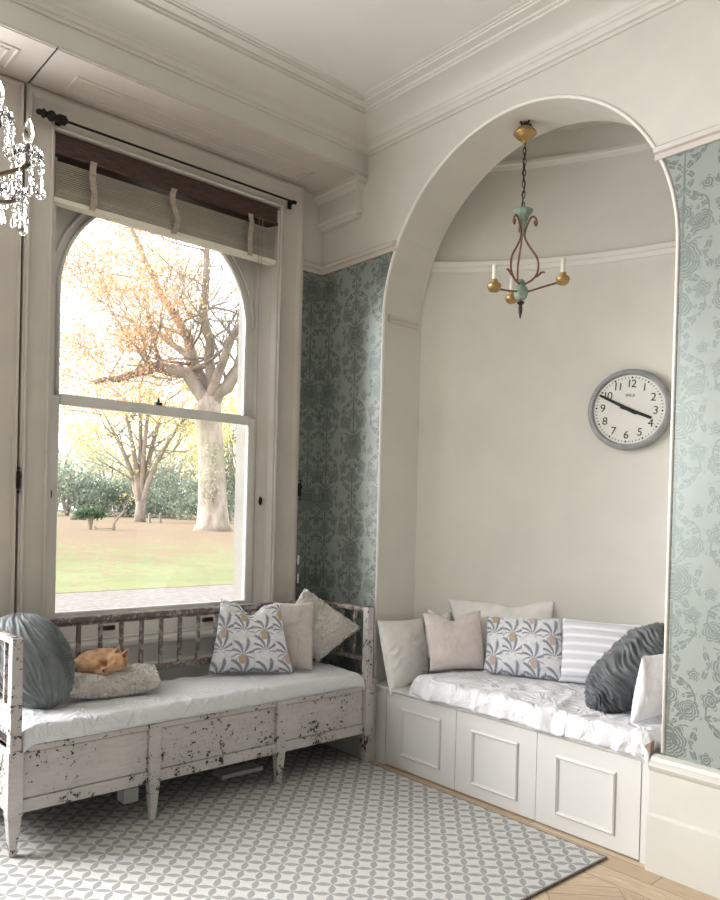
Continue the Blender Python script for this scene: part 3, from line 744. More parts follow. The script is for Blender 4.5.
def pillow(name, q, T, mat, label, seed=0, N=44, dent=0.0, wr=0.008, pinch=0.07, group=None, bulge=0.45, strk=None, uvs=None, parent=None, dentx=0.5):
    bl, br, tr, tl = [Vector(p) for p in q]
    wid = ((br - bl).length + (tr - tl).length) / 2; hei = ((tl - bl).length + (tr - br).length) / 2
    nrm = ((br - bl) + (tr - tl)).cross((tl - bl) + (tr - br)).normalized()
    ex = ((br - bl) + (tr - tl)).normalized(); ey = ((tl - bl) + (tr - br)).normalized()
    def f(i, j, side):
        u, v = i / N, j / N; U, V = 2 * u - 1, 2 * v - 1
        # concave sides, sharp corners
        U2 = U * (1 - pinch * (1 - V * V) * abs(U) ** 2); V2 = V * (1 - pinch * (1 - U * U) * abs(V) ** 2)
        uu, vv = (U2 + 1) / 2, (V2 + 1) / 2
        p = bl * (1 - uu) * (1 - vv) + br * uu * (1 - vv) + tr * uu * vv + tl * (1 - uu) * vv
        h = max(0.0, (1 - U ** 2)) ** bulge * max(0.0, (1 - V ** 2)) ** bulge
        h *= 1 - 0.22 * V
        th = T / 2 * h
        if dent and V > -0.3:
            d = math.exp(-((u - dentx) / 0.16) ** 2) * ((V + 0.3) / 1.3) ** 2
            p = p - ey * hei * dent * d; th *= 1 - 0.35 * d
        if side == 0:
            w_ = wrinkle(u * wid * 2.2, v * hei * 2.2, 1.0, seed)
            th += wr * w_ * min(1, h * 1.6)
            if strk: th += strk(u, v) * min(1, h * 2)
        # gathers along the seams
        edge = max(abs(U), abs(V)) ** 6
        th += 0.004 * edge * h * math.sin((u + v) * 60 + seed)
        return p + nrm * (th if side == 0 else -th)
    b = MB(); vs = []; uv = []; idx = {}
    for side in (0, 1):
        for i in range(N + 1):
            for j in range(N + 1):
                bd = i in (0, N) or j in (0, N)
                if side == 1 and bd: idx[(1, i, j)] = idx[(0, i, j)]; continue
                idx[(side, i, j)] = len(vs); vs.append(f(i, j, side)); uv.append((i / N * wid + seed * 0.37, j / N * hei))
    fs = []
    for i in range(N):
        for j in range(N):
            fs.append(tuple(idx[(0, a, c)] for a, c in ((i, j), (i+1, j), (i+1, j+1), (i, j+1))))
            fs.append(tuple(idx[(1, a, c)] for a, c in ((i, j), (i, j+1), (i+1, j+1), (i+1, j))))
    b.uv = uv
    o = b.add(vs, fs).build(name, mat, parent, smooth=True)
    if label: tag(o, label, 'cushion', group)
    return o
def shag(o, n, L, rad, mat, name='pile', seed=1, curl=1.0, front=None):
    """short curly tufts all over a cushion, one mesh part"""
    rnd = random.Random(seed); me = o.data; ps = list(me.polygons); ar = [p.area for p in ps]; b = MB(); vs = []; fs = []
    for p in rnd.choices(ps, ar, k=n):
        if front is not None and p.normal.dot(front) < -0.35: continue
        co = [me.vertices[i].co for i in p.vertices]; a, c = rnd.random(), rnd.random()
        base = co[0] * (1-a)*(1-c) + co[1] * a*(1-c) + co[2] * a*c + co[3 % len(co)] * (1-a)*c
        nn = p.normal.copy(); t = nn.orthogonal().normalized(); t.rotate(Matrix.Rotation(rnd.random() * 6.28, 3, nn)); s_ = nn.cross(t)
        l = L * rnd.uniform(0.6, 1.15); k0 = len(vs)
        tip = nn * rnd.uniform(0.75, 1.0) + t * rnd.uniform(0.0, 0.7)
        path = [base - nn * 0.003, base + tip * l * 0.45, base + tip * l * 0.85 + s_ * l * 0.1, base + tip * l + s_ * l * 0.25]
        for pi, pp in enumerate(path):
            r = rad * (0.55, 0.95, 1.0, 0.35)[pi]
            for k in range(4):
                an = k * 1.5708; vs.append(pp + t * math.cos(an) * r + s_ * math.sin(an) * r)
        for i in range(3):
            for k in range(4): fs.append((k0+i*4+k, k0+i*4+(k+1)%4, k0+i*4+4+(k+1)%4, k0+i*4+4+k))
        fs.append((k0 + 12, k0 + 13, k0 + 14, k0 + 15))
    q = b.add(vs, fs).build(name, mat, smooth=True); q.parent = o; q['kind'] = 'stuff'
    return q

WL = M['white_linen']
pillow('cushion', [(3.60, 3.11, 0.585), (3.92, 2.62, 0.585), (4.005, 2.70, 0.985), (3.63, 3.245, 0.965)], 0.15, M['off_white'], 'large white cushion with gathered top behind the blush and pineapple cushions', 3, dent=0.08, wr=0.014, dentx=0.62)
pillow('cushion', [(3.44, 3.29, 0.585), (3.58, 3.15, 0.575), (3.648, 3.225, 0.885), (3.54, 3.33, 0.90)], 0.09, M['off_white'], 'white cushion mostly hidden, its corner peeping out behind the blush cushion', 5, dent=0.10)
pillow('cushion', [(3.13, 3.22, 0.42), (3.49, 3.26, 0.50), (3.50, 3.335, 0.84), (3.10, 3.325, 0.86)], 0.12, M['off_white'], 'pale linen cushion leaning on the left jamb of the alcove', 8, wr=0.016, pinch=0.05)
pillow('cushion', [(3.297, 3.066, 0.575), (3.601, 2.887, 0.575), (3.645, 2.985, 0.918), (3.332, 3.174, 0.905)], 0.15, M['pink_linen'], 'pale blush pink cushion with a dented top edge', 11, dent=0.13, wr=0.012)
pillow('cushion', [(3.536, 2.864, 0.57), (3.735, 2.404, 0.57), (3.816, 2.532, 0.912), (3.636, 2.925, 0.89)], 0.15, M['pineapple'], 'white cushion printed with grey pineapples standing in the alcove', 0, wr=0.008, pinch=0.04)
pillow('cushion', [(3.70, 2.46, 0.575), (3.86, 2.03, 0.575), (3.985, 2.10, 0.915), (3.83, 2.53, 0.915)], 0.15, M['stripe'], 'white ribbed cushion between the pineapple cushion and the charcoal velvet one', 2, wr=0.006, pinch=0.04)
pillow('cushion', [(3.225, 1.755, 0.575), (3.60, 1.71, 0.575), (3.60, 1.665, 0.90), (3.205, 1.70, 0.89)], 0.11, WL, 'white cushion standing against the right jamb of the alcove', 6, wr=0.012)

def blob(name, c, A, B, Cc, mat, label, ridge, N=150, K=170, parent=None, pw=2.3):
    """gathered velvet cushion: superellipsoid on axes A (long), B, Cc with folds"""
    c, A, B, Cc = Vector(c), Vector(A), Vector(B), Vector(Cc); b = MB(); vs, fs = [], []
    sp = lambda x: math.copysign(abs(x) ** (2 / pw), x)
    for i in range(N + 1):
        t = PI * i / N
        for k in range(K):
            p = 2 * PI * k / K; r = 1 + ridge(t, p)
            ca, sa = sp(math.cos(t)), sp(math.sin(t))
            vs.append(c + A * ca * (1 + 0.3 * (r - 1)) + B * sa * math.cos(p) * r + Cc * sa * math.sin(p) * r)
    for i in range(N):
        for k in range(K): fs.append((i*K+k, (i+1)*K+k, (i+1)*K+(k+1)%K, i*K+(k+1)%K))
    o = b.add(vs, fs).build(name, mat, smooth=True)
    bm = bmesh.new(); bm.from_mesh(o.data); bmesh.ops.remove_doubles(bm, verts=bm.verts, dist=1e-5); bm.to_mesh(o.data); bm.free()
    return tag(o, label, 'cushion')
def folds1(t, p):     # folds wrapping round the long axis, swirling
    s = t * 7 + 1.1 * math.sin(p + 0.5) + 0.9 * ns(math.cos(p) * 1.5, math.sin(p) * 1.5, t * 1.2)
    return 0.14 * (1 - abs(ns(s * 1.3, math.cos(p) * 1.1, math.sin(p) * 1.1))) ** 3 + 0.09 * ns(s * 2.6, math.cos(p) * 1.5, math.sin(p) * 1.5) + 0.08 * ns(t * 1.5, math.cos(p), math.sin(p) + 4)
blob('cushion', (3.50, 1.905, 0.757), (0.155, -0.11, 0.19), (0.11, 0.125, -0.035), (-0.075, 0.065, 0.095), M['velvet_dark'], 'charcoal gathered velvet cushion slumped at the right end of the alcove seat', folds1)

# ------------------------------------------------------------------ the bench under the window
bn = empty('bench', (2.06, 3.59, 0.01), 'long chipped white wooden bench with spindle back under the window', 'bench')
YF, YBK, XA, XB, HT, Z0 = 3.353, 3.834, 1.06, 3.06, 0.935, 0.012
def P(mb, name, mat='bench', **k): return mb.build(name, M[mat], bn, **k)
hp = 0.028
for x, y in ((XA, YF), (XB, YF), (XA, YBK), (XB, YBK)):
    b = MB().taper((x, y, Z0), (0.014, 0.014), (x, y, 0.185), (hp, hp)).taper((x, y, 0.185), (hp + .003, hp + .003), (x, y, 0.46), (hp + .003, hp + .003)).taper((x, y, 0.46), (hp - .004, hp - .004), (x, y, HT), (hp - .006, hp - .006))
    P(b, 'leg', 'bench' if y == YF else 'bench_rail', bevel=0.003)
for x in (1.695, 2.428):
    for y in (YF, YBK):
        b = MB().taper((x, y, Z0), (0.013, 0.013), (x, y, 0.19), (0.027, 0.025)).taper((x, y, 0.19), (0.029, 0.024), (x, y, 0.471), (0.029, 0.024))
        P(b, 'leg', bevel=0.003)
# seat box: rails and recessed panels
for (a, c) in ((XA + .03, 1.667), (1.724, 2.40), (2.457, XB - .03)):
    P(MB().box((a, YF - 0.012, 0.19), (c, YF + 0.014, 0.245)).box((a, YF - 0.012, 0.445), (c, YF + 0.014, 0.471)), 'seat_rail', bevel=0.003)
    P(MB().box((a + .004, YF - 0.003, 0.249), (c - .004, YF + 0.010, 0.441)), 'front_panel')
P(MB().box((XA + .03, YBK - 0.012, 0.19), (XB - .03, YBK + 0.012, 0.46)), 'back_panel')
for x in (XA, XB):
    b = MB().box((x - 0.012, YF + .03, 0.19), (x + 0.012, YBK - .03, 0.455)); b.box((x - 0.018, YF + .03, 0.19), (x + 0.018, YBK - .03, 0.24)).box((x - 0.018, YF + .03, 0.43), (x + 0.018, YBK - .03, 0.455))
    if x == XA:
        b.box((x - 0.018, YF + .03, 0.30), (x + 0.014, YBK - .03, 0.31))
    P(b, 'end_panel', bevel=0.002)
P(MB().box((XA + .01, YF + 0.010, 0.235), (XB - .01, YF + 0.014, 0.455)).box((XA + .01, YF - 0.004, 0.460), (XB - .01, YBK, 0.472)), 'seat_board_gap_shade', 'bench_dark')  # strip behind the panels: dark colour stands in for shade in their gaps
# back rail, lower rail, spindles
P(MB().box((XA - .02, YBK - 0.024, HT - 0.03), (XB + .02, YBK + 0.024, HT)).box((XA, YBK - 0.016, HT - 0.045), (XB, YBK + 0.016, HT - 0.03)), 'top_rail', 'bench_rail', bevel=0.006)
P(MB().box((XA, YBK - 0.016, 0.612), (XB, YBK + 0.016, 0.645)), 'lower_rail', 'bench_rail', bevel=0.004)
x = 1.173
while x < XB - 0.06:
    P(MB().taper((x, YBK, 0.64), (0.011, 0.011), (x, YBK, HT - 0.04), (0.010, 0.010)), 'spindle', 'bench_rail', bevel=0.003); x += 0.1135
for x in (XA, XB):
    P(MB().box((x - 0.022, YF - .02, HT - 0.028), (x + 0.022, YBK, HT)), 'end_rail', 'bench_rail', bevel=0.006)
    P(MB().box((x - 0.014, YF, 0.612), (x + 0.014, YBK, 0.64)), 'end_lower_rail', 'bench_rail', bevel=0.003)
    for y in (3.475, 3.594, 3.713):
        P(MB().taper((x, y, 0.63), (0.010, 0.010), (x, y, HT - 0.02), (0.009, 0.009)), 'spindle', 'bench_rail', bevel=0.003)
# bench mattress
def bm_f(u, v, side):
    x = XA + 0.03 + (XB - XA - 0.06) * u; e = min(u, 1 - u) * 1.94
    yf = YF - 0.018 + 0.004 * ns(x * 5, 1.1)
    if v < 0.2:
        t = v / 0.2; a = t * PI / 2; y = yf + 0.03 * (1 - math.cos(a)); z = 0.474 + 0.003 * ns(x * 4, 2.2) + 0.078 * math.sin(a) ** 0.8
    else:
        t = (v - 0.2) / 0.8; y = yf + 0.03 + (YBK - 0.03 - yf - 0.03) * t; z = 0.552 + 0.006 * math.sin(t * PI)
    edge = min(1.0, e / 0.06); z -= 0.03 * (1 - edge) ** 2
    if side == 1: return (x, max(y, yf + 0.012) if v >= 0.2 else yf + 0.012, 0.473 if v >= 0.2 else min(z, 0.475))
    if v > 0.1: z += 0.011 * wrinkle(x, y, 0.9, 5.1)
    return (x, y, max(z, 0.474) if v >= 0.2 else z)
tag(sheet('bench_mattress', bm_f, 120, 50, M['sheet']), 'thin white cotton covered mattress on the window bench', 'mattress')

# cushions on the bench
pillow('cushion', [(2.214, 3.75, 0.572), (2.626, 3.50, 0.572), (2.60, 3.61, 0.955), (2.318, 3.795, 0.98)], 0.15, M['pineapple'], 'white cushion printed with grey pineapples on the window bench', 1, dent=0.17, wr=0.012, pinch=0.05)
pillow('cushion', [(2.60, 3.69, 0.572), (2.755, 3.49, 0.572), (2.81, 3.565, 0.955), (2.655, 3.76, 0.945)], 0.10, M['beige_linen'], 'plain beige-pink cushion wedged between the pineapple and shaggy cushions', 4, wr=0.008, pinch=0.03)
sc_ = pillow('cushion', [(2.66, 3.70, 0.80), (2.88, 3.60, 0.59), (3.09, 3.45, 0.80), (2.845, 3.70, 1.03)], 0.12, M['backing'], 'shaggy white cushion propped on its corner at the right end of the bench', 7, wr=0.004, pinch=0.02)
shag(sc_, 1000, 0.030, 0.0125, M['shag_grey'], seed=3)
bed = pillow('cushion', [(1.365, 3.56, 0.625), (1.80, 3.50, 0.625), (1.90, 3.76, 0.64), (1.40, 3.80, 0.65)], 0.13, M['backing'], 'flat cream fluffy cushion the little dog sleeps on', 9, wr=0.004, pinch=0.02, bulge=0.3)
shag(bed, 1100, 0.030, 0.0125, M['shag'], seed=5)
def folds2(t, p):
    s = p * 5 + 0.9 * ns(t * 1.4, p * 0.5, 1)
    k = math.sin(t) ** .5; q = p + t * .5 + 0.3 * ns(t * 1.3, math.cos(p), math.sin(p))
    return 0.15 * k * (1 - abs(ns(math.cos(q) * 6.5, math.sin(q) * 6.5, t * 1.1))) ** 3 + 0.09 * ns(math.cos(q) * 12, math.sin(q) * 12, t * 1.6) * k + 0.06 * ns(t * 1.5, math.cos(p), math.sin(p) + 4)
blob('cushion', (1.215, 3.635, 0.775), (-0.02, 0.035, 0.215), (0.132, -0.117, -0.01), (-0.062, -0.07, 0.01), M['velvet_green'], 'grey-green gathered velvet cushion at the left end of the bench', folds2, pw=2.15)

# the sleeping dog
def voxel(mb, name, mat, parent, vox, sm=6):
    o = mb.build('tmp', mat); r = o.modifiers.new('r', 'REMESH'); r.mode = 'VOXEL'; r.voxel_size = vox; r.use_smooth_shade = True
    s2 = o.modifiers.new('s', 'SMOOTH'); s2.factor = 0.5; s2.iterations = sm
    dg = bpy.context.evaluated_depsgraph_get(); me = bpy.data.meshes.new_from_object(o.evaluated_get(dg)); me.name = name
    bpy.data.objects.remove(o)
    for p in me.polygons: p.use_smooth = True
    q = bpy.data.objects.new(name, me); COL.objects.link(q)
    if parent: q.parent = parent
    return q
DX, DY, DZ = 1.572, 3.635, 0.695       # middle of the curl on the cushion
RT = Vector((0.747, -0.665, 0)); FW = Vector((0.665, 0.747, 0)); UP = Vector((0, 0, 1))
def dp(r, f, u): return Vector((DX, DY, DZ)) + RT * r + FW * f + UP * u
b = MB()
def bl_(r, f, u, s): b.ball(dp(r, f, u), s, 16, 12)
spine = [(-0.095, 0.0, 0.028, .052), (-0.085, 0.035, .032, .053), (-0.05, 0.06, 0.038, .053), (-0.01, 0.065, 0.042, .052), (0.025, 0.05, 0.043, .05), (-0.1, -.03, .024, .047), (-.075, -.052, .02, .042), (-.04, -.06, .016, .036)]
for r_, f_, u_, s_ in spine: bl_(r_, f_, u_, s_)
bl_(-0.045, 0.0, 0.022, 0.06)           # belly fill
bl_(0.045, 0.02, 0.042, 0.044); bl_(0.06, -0.005, 0.05, 0.042)      # neck
bl_(0.07, -0.035, 0.046, 0.041); bl_(0.085, -0.04, 0.042, 0.036); bl_(0.06, -0.045, 0.036, 0.036)    # skull and cheeks
for k, (r_, f_, u_, s_) in enumerate([(0.052, -0.073, 0.026, 0.022), (0.04, -0.088, 0.019, 0.017), (0.03, -0.1, 0.014, 0.013)]): bl_(r_, f_, u_, s_)   # muzzle tucked down
for s0, s1 in (((-0.07, -0.06, 0.012), (-0.0, -0.085, 0.002)), ((0.01, -0.05, 0.006), (0.035, -0.1, 0.0))):   # folded legs
    for i in range(7):
        t = i / 6; bl_(*[s0[j] + (s1[j] - s0[j]) * t for j in range(3)], 0.017 - 0.005 * t)
for i in range(10):      # tail round the rump
    t = i / 9; an = 2.6 + t * 1.6; bl_(-0.05 + 0.105 * math.cos(an), 0.005 - 0.1 * math.sin(an) * -1 * -1, 0.006, 0.013 - 0.006 * t)
def ear(r, f, u, tip):
    base = dp(r, f, u); t = dp(*tip); ax = (t - base)
    for i in range(9):
        k = i / 8; p = base + ax * k; wd = 0.019 * (1 - k) ** 0.8 + 0.004
        b.ball(p, (wd * 0.8, wd * 0.6, wd), 10, 8)
ear(0.058, -0.012, 0.078, (0.064, 0.012, 0.118)); ear(0.1, -0.03, 0.07, (0.118, -0.02, 0.108))
dog = voxel(b, 'dog', M['dog'], None, 0.0045, 5)
tag(dog, 'small tan dog curled up asleep on the cream fluffy cushion', 'dog')
for nm, vs_, s_ in (('nose', (0.027, -0.112, 0.016), 0.006), ('closed_eye', (0.074, -0.0745, 0.046), (0.006, 0.005, 0.0014)), ('closed_eye', (0.042, -0.0755, 0.044), (0.006, 0.005, 0.0014))):
    sub(MB().ball(dp(*vs_), s_, 10, 8).build(nm, M['dog_nose'], smooth=True), dog)
for base, tip in (((0.0595, -0.02, 0.083), (0.064, 0.003, 0.110)), ((0.101, -0.041, 0.075), (0.115, -0.031, 0.102))):
    a_, t_ = dp(*base), dp(*tip); ax = t_ - a_
    b = MB()
    for i in range(6):
        k = i / 5; b.ball(a_ + ax * k, (0.010 * (1 - k) + 0.002,) * 3, 8, 6)
    sub(b.build('inner_ear', M['dog_ear'], smooth=True), dog)

# ------------------------------------------------------------------ rug and odds and ends
o = MB().box((0.0, -0.0, 0.0), (3.16, 2.28, 0.010)).build('rug', M['rug'], bevel=0.003)
o.location = (-0.075, 1.74, 0.001); o.rotation_euler = (0, 0, math.radians(-0.6)); tag(o, 'pale woven rug with grey leaf lattice pattern on the parquet', 'rug')
o.location = (-0.1, 1.80, 0.001)
hem = MB().box((0.0, -0.007, 0.0), (3.165, 0.0, 0.0085)).box((3.16, 0.0, 0.0), (3.167, 2.28, 0.0085)).build('binding', M['rug_edge']); hem.parent = o
b = MB().box((1.665, 3.60, 0.012), (1.745, 3.68, 0.085)); tag(b.build('storage_tin', M['off_white'], bevel=0.004), 'small pale square tin in the shadow under the bench', 'tin')
b = MB().box((2.23, 3.60, 0.0125), (2.50, 3.70, 0.036)); t = tag(b.build('storage_tray', M['sash'], bevel=0.004), 'flat pale tray lying on the rug under the bench', 'tray')

# ------------------------------------------------------------------ wall clock on the niche
ct = Vector((4.157, 2.322, 2.134)); nrm = Vector((NC[0] - ct.x, NC[1] - ct.y, 0)).normalized()
ck = empty('wall_clock', ct, 'round grey station clock with white dial on the alcove wall', 'clock')
ck_c = ct + nrm * 0.03
sx = UP.cross(nrm).normalized()       # viewer's right when facing the dial
ROT = math.radians(-4.5)
ax_r = sx * math.cos(ROT) + UP * math.sin(ROT); ax_u = UP * math.cos(ROT) - sx * math.sin(ROT)
cm = Matrix((( ax_r.x, ax_u.x, nrm.x, ck_c.x), (ax_r.y, ax_u.y, nrm.y, ck_c.y), (ax_r.z, ax_u.z, nrm.z, ck_c.z), (0, 0, 0, 1)))
def tr(mb): mb.v = [cm @ v for v in mb.v]; return mb
RC = 0.236
b = MB().lathe([(0.19, -0.028), (RC - 0.006, -0.028), (RC, -0.02), (RC, 0.012), (RC - 0.004, 0.026), (RC - 0.014, 0.034), (RC - 0.026, 0.034), (RC - 0.034, 0.022), (RC - 0.036, 0.012), (0.19, 0.010)], n=72)
tr(b).build('case', M['clock_case'], ck, smooth='auto')
dial = tr(MB().lathe([(0.205, 0.004), (0.205, 0.014)], n=64)).build('dial', M['clock_dial'], ck)
b = MB()
for i in range(60):
    an = 2 * PI * i / 60; r = 0.186; big = i % 5 == 0; s_ = 0.0048 if big else 0.0018; l = 0.0048 if big else 0.005
    c, s2 = math.sin(an), math.cos(an); e, f2 = Vector((c, s2, 0)), Vector((s2, -c, 0)); p = e * r
    b.add([p - e*l - f2*s_ + UP*.0146, p - e*l + f2*s_ + UP*.0146, p + e*l + f2*s_ + UP*.0146, p + e*l - f2*s_ + UP*.0146, p - e*l - f2*s_ + UP*.0138, p - e*l + f2*s_ + UP*.0138, p + e*l + f2*s_ + UP*.0138, p + e*l - f2*s_ + UP*.0138], [(0,1,2,3),(4,7,6,5),(0,4,5,1),(1,5,6,2),(2,6,7,3),(3,7,4,0)])
sub(tr(b).build('minute_track', M['black']), dial)
def text_mesh(txt, size, pos, off=0.0):
    cu = bpy.data.curves.new('t', 'FONT'); cu.body = txt; cu.size = size; cu.align_x = 'CENTER'; cu.align_y = 'CENTER'; cu.space_character = 0.82; cu.extrude = 0.0006; cu.offset = off
    t = bpy.data.objects.new('t', cu); COL.objects.link(t); dg = bpy.context.evaluated_depsgraph_get()
    me = bpy.data.meshes.new_from_object(t.evaluated_get(dg)); bpy.data.objects.remove(t)
    vs = [v.co + Vector((pos[0], pos[1], 0.0148)) for v in me.vertices]; fs = [tuple(p.vertices) for p in me.polygons]; bpy.data.meshes.remove(me); return vs, fs
for h in range(1, 13):
    an = 2 * PI * h / 12; v_, f_ = text_mesh(str(h), 0.064, (0.149 * math.sin(an), 0.149 * math.cos(an)))
    sub(tr(MB().add(v_, f_)).build('numeral', M['black']), dial)
v_, f_ = text_mesh('BRILLIE', 0.021, (0.0, 0.082)); sub(tr(MB().add(v_, f_)).build('maker_lettering', M['print_grey']), dial)
def hand(ang, L, tail, w0, w1, z):
    e = Vector((math.sin(ang), math.cos(ang), 0)); f2 = Vector((e.y, -e.x, 0)); p = [(-e*tail - f2*w0), (-e*tail + f2*w0), (e*L + f2*w1), (e*L - f2*w1)]
    return tr(MB().prism([q + UP * z for q in p], (0, 0, 0.002)))
hand(math.radians(49 * 6), 0.19, 0.05, 0.011, 0.0065, 0.022).build('minute_hand', M['black'], ck)
hand(math.radians((3 + 49 / 60) * 30 - 6), 0.138, 0.05, 0.011, 0.008, 0.018).build('hour_hand', M['black'], ck)
tr(MB().lathe([(0.011, 0.014), (0.011, 0.026), (0.006, 0.028)], n=20)).build('hand_boss', M['black'], ck)

# ------------------------------------------------------------------ pendant light in the arch
PX, PY = 3.318, 2.502
pd = empty('pendant_light', (PX, PY, 3.58), 'bronze and green three-candle pendant light hanging on a chain in the arch', 'pendant light')
def Q(mb, name, mat, **k): return mb.build(name, M[mat], pd, **k)
C0 = Vector((PX, PY, 0))
at = lambda r, f, z: C0 + RT * r + FW * f + UP * z
b = MB().tube([at(0, 0, 3.581), at(0, 0, 3.555)], 0.012, 10)
for k in range(4):
    an = k * PI / 2 + .4; b.tube([at(0.008*math.cos(an), 0.008*math.sin(an), 3.555), at(0.026*math.cos(an), 0.026*math.sin(an), 3.57), at(0.034*math.cos(an), 0.034*math.sin(an), 3.578)], 0.006, 6)
Q(b, 'ceiling_hook', 'chain_dark', smooth='auto')
Q(MB().lathe([(0.012, 3.556), (0.034, 3.552), (0.046, 3.545), (0.05, 3.536), (0.059, 3.530), (0.060, 3.519), (0.051, 3.514), (0.046, 3.503), (0.03, 3.492), (0.016, 3.488), (0.012, 3.476), (0.006, 3.468)], (PX, PY, 0), 28), 'canopy', 'brass', smooth=True)
z = 3.462; k = 0; b = MB()
while z > 3.135:
    lp = []
    for i in range(12):
        a = 2 * PI * i / 12; h = 0.019 * math.sin(a); wd = 0.0085 * math.cos(a)
        lp.append(at(wd if k % 2 else 0.003 * math.sin(k * 1.7), 0.003 * math.cos(k) if k % 2 else wd, z + h))
    b.tube(lp, 0.0026, 6, closed=True); z -= 0.029; k += 1
Q(b, 'chain', 'chain_dark', smooth=True)
cb = MB().tube([at(0.006 * math.sin(i * 0.9), 0.006 * math.cos(i * 0.8), 3.47 - i * 0.024) for i in range(15)], 0.0025, 6); Q(cb, 'flex', 'chain_dark', smooth=True)
Q(MB().lathe([(0.006, 3.132), (0.035, 3.124), (0.054, 3.117), (0.053, 3.112), (0.034, 3.09), (0.021, 3.055), (0.013, 3.02), (0.010, 2.985), (0.004, 2.98)], (PX, PY, 0), 24), 'trumpet_cap', 'verdigris', smooth=True)
DIR = [(-20, 0.028, 0.215), (92, 0.005, 0.215), (220, -0.036, 0.215)]
for ang, dz, r in DIR:
    a = math.radians(ang); cx, cy = math.cos(a), math.sin(a)
    pth = [(0.062, 3.055), (0.066, 3.035), (0.072, 3.032), (0.074, 3.05), (0.066, 3.072), (0.050, 3.08), (0.036, 3.065), (0.022, 3.03), (0.012, 2.99), (0.018, 2.96), (0.045, 2.915), (0.078, 2.865), (0.088, 2.82), (0.08, 2.775), (0.055, 2.745), (0.025, 2.73), (0.008, 2.72)]
    # rounded path
    Vp = [at(q * cx, q * cy, z) for q, z in pth]; fine = []
    for i in range(len(Vp) - 1):
        p0, p1, p2, p3 = Vp[max(0, i-1)], Vp[i], Vp[i+1], Vp[min(len(Vp)-1, i+2)]
        for s_ in range(4):
            t = s_ / 4; fine.append(0.5 * ((2*p1) + (p2-p0)*t + (2*p0-5*p1+4*p2-p3)*t*t + (3*p1-p0-3*p2+p3)*t**3))
    fine.append(Vp[-1]); Q(MB().tube(fine, 0.0055, 8), 'scroll', 'copper', smooth=True)
    lf = [at(q * cx, q * cy, z) for q, z in ((0.06, 2.752), (0.085, 2.765), (0.105, 2.782), (0.118, 2.783), (0.124, 2.775))]
    Q(MB().tube(lf, [0.003, 0.006, 0.006, 0.004, 0.0015], 8), 'leaf_spur', 'copper', smooth=True)
    Q(MB().tube([at(0.03 * cx, 0.03 * cy, 2.685), at(r * 0.5 * cx, r * 0.5 * cy, 2.69 + dz * .5), at(r * cx, r * cy, 2.70 + dz)], 0.0052, 8), 'arm', 'copper', smooth=True)
    c = at(r * cx, r * cy, 2.70 + dz)
    cup = Q(MB().lathe([(0.006, -0.022), (0.022, -0.018), (0.033, -0.006), (0.032, 0.0), (0.036, 0.006), (0.035, 0.018), (0.028, 0.024), (0.018, 0.026), (0.017, 0.042), (0.012, 0.044)], c, 20), 'candle_cup', 'brass', smooth='auto')
    sub(MB().lathe([(0.0125, 0.04), (0.0125, 0.115), (0.010, 0.118)], c, 14).build('candle_tube', M['candle'], smooth='auto'), cup)
Q(MB().ball((PX, PY, 2.685), (0.038, 0.038, 0.045), 24, 16).lathe([(0.016, 2.728), (0.022, 2.74), (0.012, 2.752)], (PX, PY, 0), 16), 'ball', 'verdigris', smooth=True)
Q(MB().lathe([(0.006, 2.64), (0.02, 2.634), (0.02, 2.628), (0.008, 2.618), (0.011, 2.605), (0.010, 2.58), (0.002, 2.545)], (PX, PY, 0), 14), 'finial', 'chain_dark', smooth='auto')

# ------------------------------------------------------------------ crystal chandelier at the left edge
HX, HY = 0.52, 2.62
ch = empty('chandelier', (HX, HY, 2.5), 'crystal drop chandelier with candle bulbs at the upper left', 'chandelier')
def H(mb, name, mat, par=None, **k):
    o = mb.build(name, M[mat], ch if par is None else None, **k)
    return sub(o, par) if par else o
H(MB().tube([(HX, HY, ZC - .001), (HX, HY, 3.0)], 0.006, 8).lathe([(0.06, ZC - .001), (0.055, ZC - .02), (0.02, ZC - .05)], (HX, HY, 0), 20), 'chain', 'silver', smooth='auto')
H(MB().lathe([(0.01, 3.0), (0.03, 2.97), (0.05, 2.9), (0.022, 2.84), (0.03, 2.75), (0.055, 2.66), (0.03, 2.58), (0.04, 2.52), (0.06, 2.48), (0.03, 2.42), (0.008, 2.36)], (HX, HY, 0), 16), 'stem', 'crystal', smooth=True)
def drop(c, L, r, n=8): return MB().lathe([(0.001, 0), (r * .35, -L * .2), (r * .75, -L * .5), (r, -L * .72), (r * .8, -L * .88), (r * .3, -L)], c, n)
def bead(c, r): return MB().ball(c, r, 8, 6)
